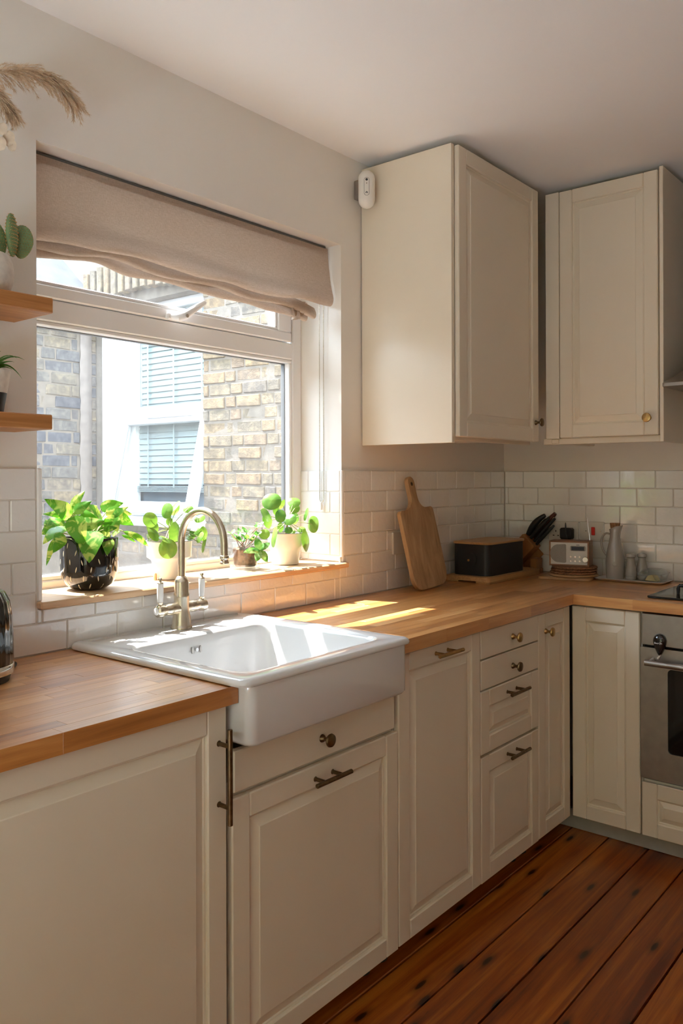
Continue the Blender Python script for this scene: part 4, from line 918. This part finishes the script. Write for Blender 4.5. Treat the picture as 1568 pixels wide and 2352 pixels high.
def sp(name, poly, d, mat, th=.0012):
    b = B().prism(poly, 'z', 0, th); m4 = Matrix(((fr_.x, 0, fv.x, SX+fv.x*(r+d)), (fr_.y, 0, fv.y, SY+fv.y*(r+d)), (0, 1, 0, SZ), (0, 0, 0, 1))); return obj(name, b.xf(m4), mat, ss)
sp('ring', rrect(-.0098, .0098, .038, .104, .0097, 8), -.0014, 'grey_rubber', .0016); sp('face', rrect(-.0085, .0085, .0393, .1027, .0084, 8), -.0010, 'sensor', .0016)
sp('lens', [(.0046*math.cos(a*math.pi/10),   .0955+.0046*math.sin(a*math.pi/10)) for a in range(20)], .0004, 'blackgloss', .001)
sp('indicator', [(.0018*math.cos(a*math.pi/6), .0825+.0018*math.sin(a*math.pi/6)) for a in range(12)], .0004, 'bronze', .0008)
sp('logo', [(.0001, .0536), (.0044, .0500), (.0038, .0452), (.0018, .0452), (.0014, .0480), (-.0014, .0480), (-.0018, .0452), (-.0038, .0452), (-.0044, .0500)], .0004, 'grey_rubber', .0008)

# ================================================================== SHELVES AND WHAT STANDS ON THEM
obj('floating_shelf', B().box(-3.25, -2.489, -.170, WY-.001, 1.7415, 1.777, .0025), 'shelf_oak', None, 0, 'upper oak wall shelf carrying the cactus', cat='shelf')
obj('floating_shelf', B().box(-3.25, -2.489, -.166, WY-.001, 1.4725, 1.507, .0025), 'shelf_oak', None, 0, 'lower oak wall shelf carrying the two-tone pot', cat='shelf')
cx_, cy_ = -2.612, -.088
pc_ = thing('potted_cactus', 'prickly pear cactus in a rounded speckled stoneware pot', 'cactus', (cx_, cy_, 1.778))
obj('pot', B().lathe([(.048, 0), (.054, .006), (.062, .03), (.0635, .05), (.060, .075), (.052, .09), (.047, .093), (.044, .090), (.0445, .08)], cx_, cy_, 36, 1.7775), 'stone_pot', pc_, 50)
obj('soil', B().lathe([(.044, 0), (.03, .008), (.0001, .01)], cx_, cy_, 24, 1.855), 'soil', pc_, 50)
def pad(cx, cy, cz, w_, h_, t, rz, ry):
    b = B(); m4 = Matrix.Translation((cx, cy, cz)) @ Matrix.Rotation(rz, 4, 'Z') @ Matrix.Rotation(ry, 4, 'Y')
    b.lathe([(math.sin(math.pi*i/12), -math.cos(math.pi*i/12)) for i in range(13)], 0, 0, 20)
    b.fn(lambda p: (p.x*w_*(1-.22*max(0, -p.z)), p.y*t, p.z*h_)); b.xf(m4); p = obj('pad', b, 'cactus', pc_, 60)
    s = B()
    for i in range(-4, 5):
        for j in range(-6, 7):
            u, v_ = (i+.5*(j % 2))/4.4, j/6.4
            if u*u+v_*v_ < .95:
                for sd in (-1, 1):
                    q = m4 @ Vector((u*w_*(1-.22*max(0, -v_)), sd*t*math.sqrt(max(0, 1-u*u-v_*v_)), v_*h_)); n_ = (m4.to_3x3() @ Vector((u*.3, sd, v_*.2))).normalized()
                    a = n_.orthogonal().normalized()*.0011; c_ = n_.cross(a).normalized()*.0011
                    s.add([q+a, q-a*.5+c_, q-a*.5-c_, q+n_*.003], [(0, 1, 2), (0, 1, 3), (1, 2, 3), (2, 0, 3)])
    obj('spines', s, 'spine', p, kind='stuff')
cq = at(50, 556, 'y', -.09); pad(cq.x, cq.y, cq.z, .026, .040, .009, rad(-25), rad(4))
cq = at(27, 540, 'y', -.11); pad(cq.x, cq.y, cq.z, .022, .050, .010, rad(35), rad(-4))
cq = at(0, 545, 'y', -.09); pad(cq.x-.015, cq.y, cq.z-.01, .030, .05, .010, rad(-10), rad(-10)); pad(cx_, cy_, 1.885, .03, .03, .012, rad(10), 0)
# two-tone pot
qx, qy = -2.612, -.082
ap = thing('potted_aloe', 'strap-leaved succulent in a tapered beige and black pot', 'plant', (qx, qy, 1.508))
obj('pot', B().lathe([(.041, 0), (.0425, .002), (.050, .046)], qx, qy, 36, 1.508), 'black', ap, 50, label='black lower half of the pot')
obj('pot_rim', B().lathe([(.0503, .0462), (.0575, .0935), (.0575, .097), (.054, .097), (.052, .085)], qx, qy, 36, 1.508), 'stone_pot', ap, 50, label='beige upper half of the pot')
obj('soil', B().lathe([(.052, 0), (.0001, .004)], qx, qy, 24, 1.592), 'soil', ap)
def strap(p0, p1, p2, wd, mat, par, name='leaf'):
    p0, p1, p2 = map(Vector, (p0, p1, p2)); n = 10
    def g(u, v):
        c = p0*(1-u)**2+p1*2*u*(1-u)+p2*u*u; T = ((p1-p0)*(1-u)+(p2-p1)*u).normalized(); s_ = T.cross(Vector((.3, .5, 1))).normalized()
        ww = wd*(1-u**2.2)*(.7+.3*math.sin(math.pi*min(1, u+.3))); return c+s_*ww*(v-.5)*2+T.cross(s_)*(-(abs(v-.5)*2)**2*ww*.5)
    return obj(name, B().grid(g, n, 4), mat, par, 60)
for u1, v1, h1, y in ((3, 806, 0, -.10), (40, 824, .02, -.08), (58, 828, .02, -.11), (34, 832, .0, -.14), (30, 850, .0, -.12), (52, 872, .03, -.12), (-20, 815, .0, -.09), (-10, 850, .01, -.12)):
    e = at(u1, v1, 'y', y); st_ = Vector((qx+.01, qy-.01, 1.598)); strap(st_, (st_+e)/2+Vector((0, 0, .02+h1)), e, .0055, 'haw', ap)
# vase with pampas on the upper shelf, left of the picture
vx, vy = -2.80, -.09
va = thing('dried_flower_vase', 'vase of dried pampas plumes and papery seedpods above the cactus', 'dried flowers', (vx, vy, 1.778))
obj('vase', B().lathe([(.035, 0), (.05, .03), (.055, .08), (.035, .14), (.02, .17), (.022, .19), (.018, .188), (.017, .16)], vx, vy, 28, 1.778), 'stone_pot', va, 50)
def plume(stem, hair, name='plume', nb=54, side=.07):
    P = [Vector(p) for p in stem]; n = 40; C_ = []
    for i in range(n+1):
        t = i/n*(len(P)-1); k = min(int(t), len(P)-2); u = t-k
        p0, p1, p2, p3 = P[max(k-1, 0)], P[k], P[k+1], P[min(k+2, len(P)-1)]
        C_.append(.5*((2*p1)+(-p0+p2)*u+(2*p0-5*p1+4*p2-p3)*u*u+(-p0+3*p1-3*p2+p3)*u**3))
    st_ = obj('plume_stem', B().tube(C_, [.002*(1-.7*i/n) for i in range(n+1)], 6), 'plume', va, 60)
    b = B(); RR = random.Random(name+str(nb))
    def tri(a, d, L, w_):
        s_ = d.cross(Vector((RR.uniform(-1, 1), RR.uniform(-1, 1), RR.uniform(-1, 1)))).normalized()*w_
        b.add([a-s_, a+s_, a+d*L], [(0, 1, 2)])
    for i in range(nb):
        t = hair+(1-hair)*i/nb; c = C_[int(t*n)]; T = (C_[min(int(t*n)+1, n)]-C_[max(int(t*n)-1, 0)]).normalized()
        for q in range(3):
            out = Vector((RR.uniform(-.5, .5), RR.uniform(-.9, .5), RR.uniform(-1, .55))).normalized()
            d = (T*1.15+out*.75).normalized(); L = side*RR.uniform(.6, 1.1)*(1-.45*((i/nb)))
            pts = [c+d*L*s_/7+Vector((0, 0, -.35*L*(s_/7)**2)) for s_ in range(8)]
            for a_, e_ in zip(pts[:-1], pts[1:]):
                tri(a_, (e_-a_).normalized(), (e_-a_).length*1.5, .00045)
                for h_ in range(14):
                    dd = ((e_-a_).normalized()*.9+Vector((RR.uniform(-1, 1), RR.uniform(-1, 1), RR.uniform(-1, 1)))*.55).normalized()
                    tri(a_.lerp(e_, RR.random()), dd, RR.uniform(.006, .014), .0005)
    obj(name, b, 'plume', st_, kind='stuff')
y = -.10
def A(u, v, y): return at(u, v, 'y', y)
plume([(vx, vy, 1.96), A(-160, 300, y), A(-60, 185, y), A(20, 163, y), A(85, 165, y), A(135, 192, y-.01), A(172, 236, y-.01)], .42)
plume([(vx, vy, 1.96), A(-170, 330, y-.03), A(-80, 230, y-.03), A(-30, 205, y-.03), A(10, 235, y-.03), A(28, 258, y-.03)], .5, 'plume', 34, .05)
for u_, v_, r_ in ((20, 318, .0125), (6, 296, .010), (28, 335, .009), (2, 330, .011)):
    p = A(u_, v_, -.12); 
    b = B().grid(lambda s_, t: (p.x+r_*(2*t-1)*math.sqrt(max(0, 1-(2*s_-1)**2)), p.y+.002*math.sin(6*s_)-.3*r_*(2*t-1), p.z+r_*1.45*(2*s_-1)), 8, 4)
    obj('seedpod', b, 'seedpod', va, 60)

# kettle at the far left
kx, ky = -2.668, -.150
kt = thing('kettle', 'glossy black ribbed kettle with chrome base, cut off at the left edge', 'kettle', (kx, ky, ZT))
def ribbed(prof, cx, cy, z0, seg=120, amp=.0014):
    v = []; f = []
    for r_, z in prof:
        for k in range(seg):
            a = 2*math.pi*k/seg; q = r_-amp*(1 if k % 4 in (0,) else (.4 if k % 4 in (1, 3) else 0)); v.append((cx+q*math.cos(a), cy+q*math.sin(a), z0+z))
    for i in range(len(prof)-1):
        for k in range(seg): l = (k+1) % seg; f.append((i*seg+k, i*seg+l, (i+1)*seg+l, (i+1)*seg+k))
    f += [tuple(range(seg)), tuple((len(prof)-1)*seg+k for k in range(seg))]
    return B().add(v, f)
obj('foot', B().lathe([(.070, 0), (.074, .012), (.074, .018)], kx, ky, 40, ZT), 'black', kt, 40)
obj('base_ring', B().lathe([(.0795, .0), (.0805, .004), (.0805, .018), (.079, .020)], kx, ky, 48, ZT+.0182), 'chrome', kt, 40)
obj('body', ribbed([(.0785, 0), (.0795, .01), (.079, .06), (.077, .10), (.072, .135), (.062, .155), (.05, .163)], kx, ky, ZT+.0385), 'blackgloss', kt, 30)
obj('lid', B().lathe([(.05, 0), (.03, .012), (.008, .016), (.008, .024), (.012, .034), (.0001, .04)], kx, ky, 32, ZT+.2018), 'chrome', kt, 40)
kn = at(22, 1481, 'y', ky-.02)
obj('side_knob', B().lathe([(.006, -.03), (.006, 0), (.0115, .001), (.0125, .006), (.009, .0105), (.0001, .012)], 0, 0, 20).xf(Matrix.Translation((kn.x-.013, ky-.02, kn.z)) @ Matrix.Rotation(rad(90), 4, 'Y')), 'chrome', kt, 40)
obj('cord', B().tube(sm([(kx+.02, ky+.06, ZT+.006), (kx+.07, ky+.095, ZT+.005), (kx+.125, ky+.10, ZT+.004), (kx+.14, ky+.085, ZT+.004), (kx+.12, ky+.055, ZT+.004), (kx+.09, ky+.02, ZT+.004), (kx+.07, ky-.01, ZT+.005)]), .0038, 10), 'cable', kt, 60)
obj('spout', B().tube([(kx-.07, ky, ZT+.09), (kx-.10, ky, ZT+.14), (kx-.12, ky, ZT+.18)], [.02, .015, .011], 12), 'chrome', kt, 50)

# dark roll under the drawers
rm = thing('rolled_mat', 'dark striped roll lying on the floor under the drawer unit', 'mat', (-1.235, -.42, .001))
ce = at(1078, 2062, 'z', .03); cd_ = at(1112, 2040, 'z', .03)
ce = Vector((-1.33, -.50, .031)); cd_ = Vector((-1.21, -.47, .031))
obj('roll', B().tube([ce.lerp(cd_, i/20) for i in range(21)], [.030-.0035*(i % 2) for i in range(21)], 16), 'bronze', rm, 50)

# ================================================================== PLANTS ON THE SILL
ZS = 1.0502
def heart(base, tip, nrm, W, mat, par, droop=.0, fold_=.25, shape='heart', nu=9, nv=6, name='leaf'):
    base, tip = Vector(base), Vector(tip); d = tip-base; Ln = d.length; d.normalize(); nrm = Vector(nrm); nrm = (nrm-d*nrm.dot(d)).normalized(); s_ = d.cross(nrm)
    def g(u, v):
        t = u; x = 2*v-1
        if shape == 'heart': w_ = W*(math.sin(math.pi*min(1, (t*.97+.03))**.62))**.8*(1.0-.15*t)
        elif shape == 'round': w_ = W*math.sqrt(max(0, 1-(2*t-1)**2))
        else: w_ = W*math.sin(math.pi*t**.85)**.75
        bow = droop*Ln*math.sin(math.pi*t)
        p = base+d*(Ln*t)+s_*(w_*x)+nrm*(bow+fold_*abs(x)*w_ - .0+.06*W*math.sin(t*9+x*3)*abs(x))
        return p
    b = B().grid(g, nu, nv); return obj(name, b, mat, par, 70)
def stemtube(par, p0, p1, r_, mat, sag=.01, name='stem'):
    p0, p1 = Vector(p0), Vector(p1); P = [p0.lerp(p1, i/6)+Vector((0, 0, sag*math.sin(math.pi*i/6))) for i in range(7)]
    return obj(name, B().tube(P, r_, 6), mat, par, 60)
# 1 pothos in black dashed pot
px, py = -2.213, .107
P1 = thing('pothos_plant', 'variegated trailing pothos in a black pot with cream dashes', 'plant', (px, py, ZS))
prof = [(.034, 0), (.046, .003), (.062, .014), (.0735, .032), (.0785, .055), (.0795, .09), (.0795, .142), (.078, .144), (.0755, .142), (.075, .12)]
pt_ = obj('pot', B().lathe(prof, px, py, 48, ZS), 'blackgloss', P1, 50)
def pr(z):
    for (r0, z0), (r1, z1) in zip(prof, prof[1:]):
        if z0 <= z <= z1: return lerp(r0, r1, (z-z0)/max(1e-6, z1-z0))
    return .0795
for row in range(6):
    for k in range(12):
        a = 2*math.pi*(k+.5*(row % 2))/12+R.uniform(-.06, .06); z = .014+.0225*row+R.uniform(-.003, .003)
        if z+.008 > .138: continue
        tl_ = R.uniform(-.35, .35); q = []
        for s_ in range(5):
            zz = z-.0075+.0150*s_/4; aa = a+tl_*(s_/4-.5)*.014/.07; w_ = [.0004, .0013, .0017, .0014, .0005][s_]; rr_ = pr(zz)+.0004
            q.append(((px+rr_*math.cos(aa-w_/rr_), py+rr_*math.sin(aa-w_/rr_), ZS+zz), (px+rr_*math.cos(aa+w_/rr_), py+rr_*math.sin(aa+w_/rr_), ZS+zz)))
        obj('dash', B().add([p for s_ in q for p in s_], [(2*i, 2*i+1, 2*i+3, 2*i+2) for i in range(4)]), 'dash', pt_)
obj('soil', B().lathe([(.0765, 0), (.04, .006), (.0001, .008)], px, py, 24, ZS+.122), 'soil', P1, 50)
def pc4(x, y): return 80+x/3.92, 1100+y/3.92
PL = [(330, 330, 85, 180, .06, 62), (330, 270, 450, 108, .10, 40), (350, 300, 512, 198, .06, 42), (300, 345, 70, 315, .11, 36), (262, 375, 60, 500, .09, 72), (262, 430, 70, 590, .06, 55), (250, 490, 165, 668, .03, 52),
      (180, 540, 102, 785, .04, 24), (340, 340, 445, 600, .03, 75), (370, 440, 632, 375, .04, 62), (520, 470, 487, 758, .005, 92), (640, 520, 650, 690, .03, 55), (610, 375, 420, 235, .07, 66),
      (595, 270, 800, 215, .09, 52), (640, 300, 880, 318, .07, 45), (700, 320, 890, 418, .05, 50), (700, 340, 845, 248, .04, 28), (690, 330, 745, 480, .05, 50), (620, 430, 740, 300, .06, 34), (620, 455, 745, 440, .05, 26),
      (300, 320, 395, 190, .12, 40), (430, 300, 590, 420, .08, 66), (380, 500, 490, 600, .03, 45), (700, 500, 770, 470, .06, 30), (250, 300, 190, 420, .12, 60), (480, 300, 560, 240, .13, 40), (560, 420, 680, 520, .08, 50), (300, 250, 200, 330, .13, 50), (160, 400, 80, 420, .10, 45)]
for u0, v0, u1, v1, y, wp in PL:
    a_ = at(*pc4(u0, v0), 'y', y+.01); b_ = at(*pc4(u1, v1), 'y', y-.015); toc = (CAMP-a_).normalized()
    n_ = (toc+Vector((R.uniform(-.5, .5), R.uniform(-.3, .3), R.uniform(.1, .8)))).normalized()
    heart(a_, b_, n_, wp/3.92/1878*2.2*1.3, 'pothos', P1, R.uniform(.06, .16), R.uniform(-.3, .1))
    stemtube(P1, (px+R.uniform(-.03, .03), py+R.uniform(-.03, .03), ZS+.13), a_, .0016, 'stem', .006)
a_ = at(*pc4(790, 470), 'y', .05); b_ = at(*pc4(1025, 612), 'y', .03); heart(a_, b_, (CAMP-a_).normalized()+Vector((0, 0, .6)), .0105, 'pothos', P1, .18, -.2, 'ell'); stemtube(P1, (px+.05, py-.02, ZS+.14), a_, .0016, 'stem', .012)
a_ = at(*pc4(780, 505), 'y', .07); b_ = at(*pc4(910, 570), 'y', .06); heart(a_, b_, (CAMP-a_).normalized()+Vector((0, 0, .6)), .006, 'pothos', P1, .12, -.2, 'ell')

def white_pot(cx, cy, rt_, rb2, h, par):
    prof = [(rb2-.004, 0), (rb2, .002), (rb2+.001, h*.10), (rb2*1.10, h*.42), (rb2*1.16, h*.50), (rt_*.965, h*.58), (rt_*.985, h*.9), (rt_, h*.985), (rt_+.001, h), (rt_-.003, h), (rt_-.004, h*.9), (rt_*.9, h*.6)]
    o = obj('pot', B().lathe(prof, cx, cy, 44, ZS), 'whitegloss', par, 40)
    obj('rim_line', B().lathe([(rt_+.0014, 0), (rt_+.0014, .0016), (rt_-.0034, .0016), (rt_-.0034, 0)], cx, cy, 44, ZS+h+.0001, close=True), 'grey_rubber', o, 40)
    obj('soil', B().lathe([(rt_-.005, 0), (.03, .004), (.0001, .005)], cx, cy, 24, ZS+h*.86), 'soil', par)
def pilea(par, crown, leaves, sc0, ox, oy, D, seed):
    RR = random.Random(seed)
    for u, v, ru, rv, y, rot in leaves:
        c_ = at(ox+u/sc0, oy+v/sc0, 'y', y); k = D/1878/sc0; toc = (CAMP-c_).normalized()
        # leaf disc: half axes ru (u axis) rv (v axis); the shorter axis is foreshortened by tilting the disc
        Rm = max(ru, rv)*k; asp = min(ru, rv)/max(ru, rv); tilt_ = math.acos(max(.15, min(1, asp)))
        U_ = (rc if ru < rv else uc); W_ = (uc if ru < rv else rc)
        n_ = toc*math.cos(tilt_)+U_*math.sin(tilt_)*(1 if RR.random() < .5 or ru > rv else -1)
        W_ = (Matrix.Rotation(rad(rot), 3, toc) @ W_); n_ = (Matrix.Rotation(rad(rot), 3, toc) @ n_)
        V_ = W_.cross(n_).normalized(); W_ = n_.cross(V_).normalized()
        def g(s_, t):
            a = 2*math.pi*t; rr_ = s_; return c_+(W_*math.cos(a)*1.04+V_*math.sin(a))*Rm*rr_+n_*Rm*(-.22*rr_*rr_+.04*math.sin(3*a+seed)*rr_)
        obj('leaf', B().grid(g, 5, 22), 'pilea', par, 70)
        stemtube(par, crown, c_-n_*.001, .0011, 'stem', .004)
# 2 pilea behind the tap
qx2, qy2 = -1.925, .117
P2 = thing('pilea_plant', 'round-leaved pilea in a white pot directly behind the tap', 'plant', (qx2, qy2, ZS)); white_pot(qx2, qy2, .070, .047, .116, P2)
cr = Vector((qx2, qy2, ZS+.15)); obj('trunk', B().tube([(qx2, qy2, ZS+.09), cr], .0035, 8), 'redstem', P2, 50)
pilea(P2, cr, [(105, 480, 105, 112, .08, 20), (125, 600, 92, 100, .11, 10), (165, 690, 50, 112, .06, 35), (335, 345, 92, 118, .10, -10), (420, 300, 60, 150, .12, -40), (395, 510, 48, 66, .13, 0), (498, 680, 58, 165, .05, 0),
                (355, 920, 138, 142, .04, 0), (330, 760, 100, 30, .05, -25), (490, 340, 45, 100, .14, -30), (665, 315, 80, 62, .13, 10), (835, 455, 85, 60, .10, 25), (775, 660, 92, 72, .06, 15), (910, 690, 55, 110, .05, 0),
                (880, 850, 42, 125, .04, -10), (700, 730, 70, 45, .09, 30), (830, 740, 50, 90, .04, -25), (60, 760, 20, 60, .08, 25)], 6.535, 330, 1120, 2.45, 3)
# wooden peg beside that pot
pg = at(358, 1333, 'z', ZS); obj('wooden_peg', B().lathe([(.0042, 0), (.0052, .004), (.0052, .017), (.0035, .021), (.0001, .022)], pg.x, pg.y+.003, 14, ZS), 'sill_oak', None, 50, 'tiny turned wooden peg standing beside the white pot', cat='peg')
# 4 pilea at the right
qx4, qy4 = -1.402, .121
P4 = thing('pilea_plant', 'round-leaved pilea in a white pot at the right end of the sill', 'plant', (qx4, qy4, ZS)); white_pot(qx4, qy4, .064, .048, .111, P4)
cr = Vector((qx4, qy4-.01, ZS+.15)); obj('trunk', B().tube([(qx4, qy4, ZS+.09), cr], .0035, 8), 'redstem', P4, 50)
pilea(P4, cr, [(330, 470, 112, 100, .10, 15), (600, 480, 78, 60, .12, 0), (610, 560, 62, 60, .14, 0), (250, 650, 50, 85, .10, 30), (300, 700, 48, 100, .12, 10), (430, 655, 66, 74, .07, 0), (548, 690, 78, 60, .06, 30), (615, 680, 55, 75, .14, 0),
                (732, 630, 24, 78, .08, -15), (818, 755, 68, 100, .06, 0), (765, 945, 38, 135, .04, 5), (690, 815, 52, 42, .09, 0), (535, 820, 48, 42, .09, 0), (450, 790, 36, 60, .12, 0), (340, 905, 36, 115, .03, -8), (245, 870, 62, 60, .08, 20),
                (470, 520, 24, 62, .12, -25), (400, 590, 40, 60, .13, 0), (590, 840, 30, 20, .10, 0)], 5.227, 560, 1060, 2.88, 9)
# 3 peperomia in a clear glass
qx3, qy3 = -1.598, .122
P3 = thing('glass_potted_plant', 'small bushy plant in a clear glass pot on a glass saucer', 'plant', (qx3, qy3, ZS))
obj('saucer', B().lathe([(.046, 0), (.050, .002), (.055, .017), (.0535, .0175), (.048, .004), (.0001, .003)], qx3, qy3, 40, ZS), 'glass_pot', P3, 40)
obj('pot', B().lathe([(.0001, 0), (.035, 0), (.040, .008), (.0455, .07), (.0470, .085), (.0455, .085), (.0385, .009), (.0001, .004)], qx3, qy3, 40, ZS+.0045), 'glass_pot', P3, 40)
obj('soil', B().lathe([(.033, 0), (.038, .008), (.0435, .058), (.035, .064), (.0001, .066)], qx3, qy3, 32, ZS+.0095), plain('layered_soil', (.16, .085, .05), .95, var=.6, vs=70, bs=1), P3, 50)
def p5(x, y): return 400+x/3.92, 1080+y/3.92
CL = [(515, 575, .12, 5, 15), (575, 590, .12, 5, 15), (600, 560, .15, 5, 15), (655, 560, .13, 6, 17), (655, 620, .09, 6, 18), (600, 640, .10, 5, 17), (745, 520, .10, 5, 14), (770, 490, .12, 4, 14), (745, 590, .08, 5, 15), (560, 630, .14, 5, 16), (700, 640, .11, 5, 17)]
RR = random.Random(5)
for u, v, y, nl, s_ in CL:
    c_ = at(*p5(u, v), 'y', y)
    stemtube(P3, (qx3+RR.uniform(-.02, .02), qy3+RR.uniform(-.02, .02), ZS+.07), c_, .0014, 'redstem', .0)
    for i in range(nl):
        a = 2*math.pi*i/nl+RR.uniform(-.4, .4); d = Vector((math.cos(a), math.sin(a)*.8, RR.uniform(.1, 1.0))).normalized(); L = s_/3.92*2.72/1878*RR.uniform(3.3, 4.6)
        heart(c_, c_+d*L, Vector((0, 0, 1))-d*.3+(CAMP-c_).normalized()*.3, L*.30, 'pep', P3, -.08, .2, 'ell', 6, 4)
c_ = at(*p5(772, 722), 'y', .045); stemtube(P3, (qx3+.02, qy3-.01, ZS+.08), c_, .0016, 'redstem', .012)
for (tu, tv, w_) in ((735, 605, 38), (622, 742, 36), (740, 822, 36), (842, 828, 38), (862, 650, 30), (700, 715, 22), (800, 650, 26)):
    t = at(*p5(tu, tv), 'y', .035+(.02 if tv < 700 else 0)); heart(c_, t, (CAMP-c_).normalized()+Vector((RR.uniform(-.3, .3), 0, .5)), w_/3.92*2.7/1878, 'pep', P3, .08, -.1, 'ell', 7, 4)
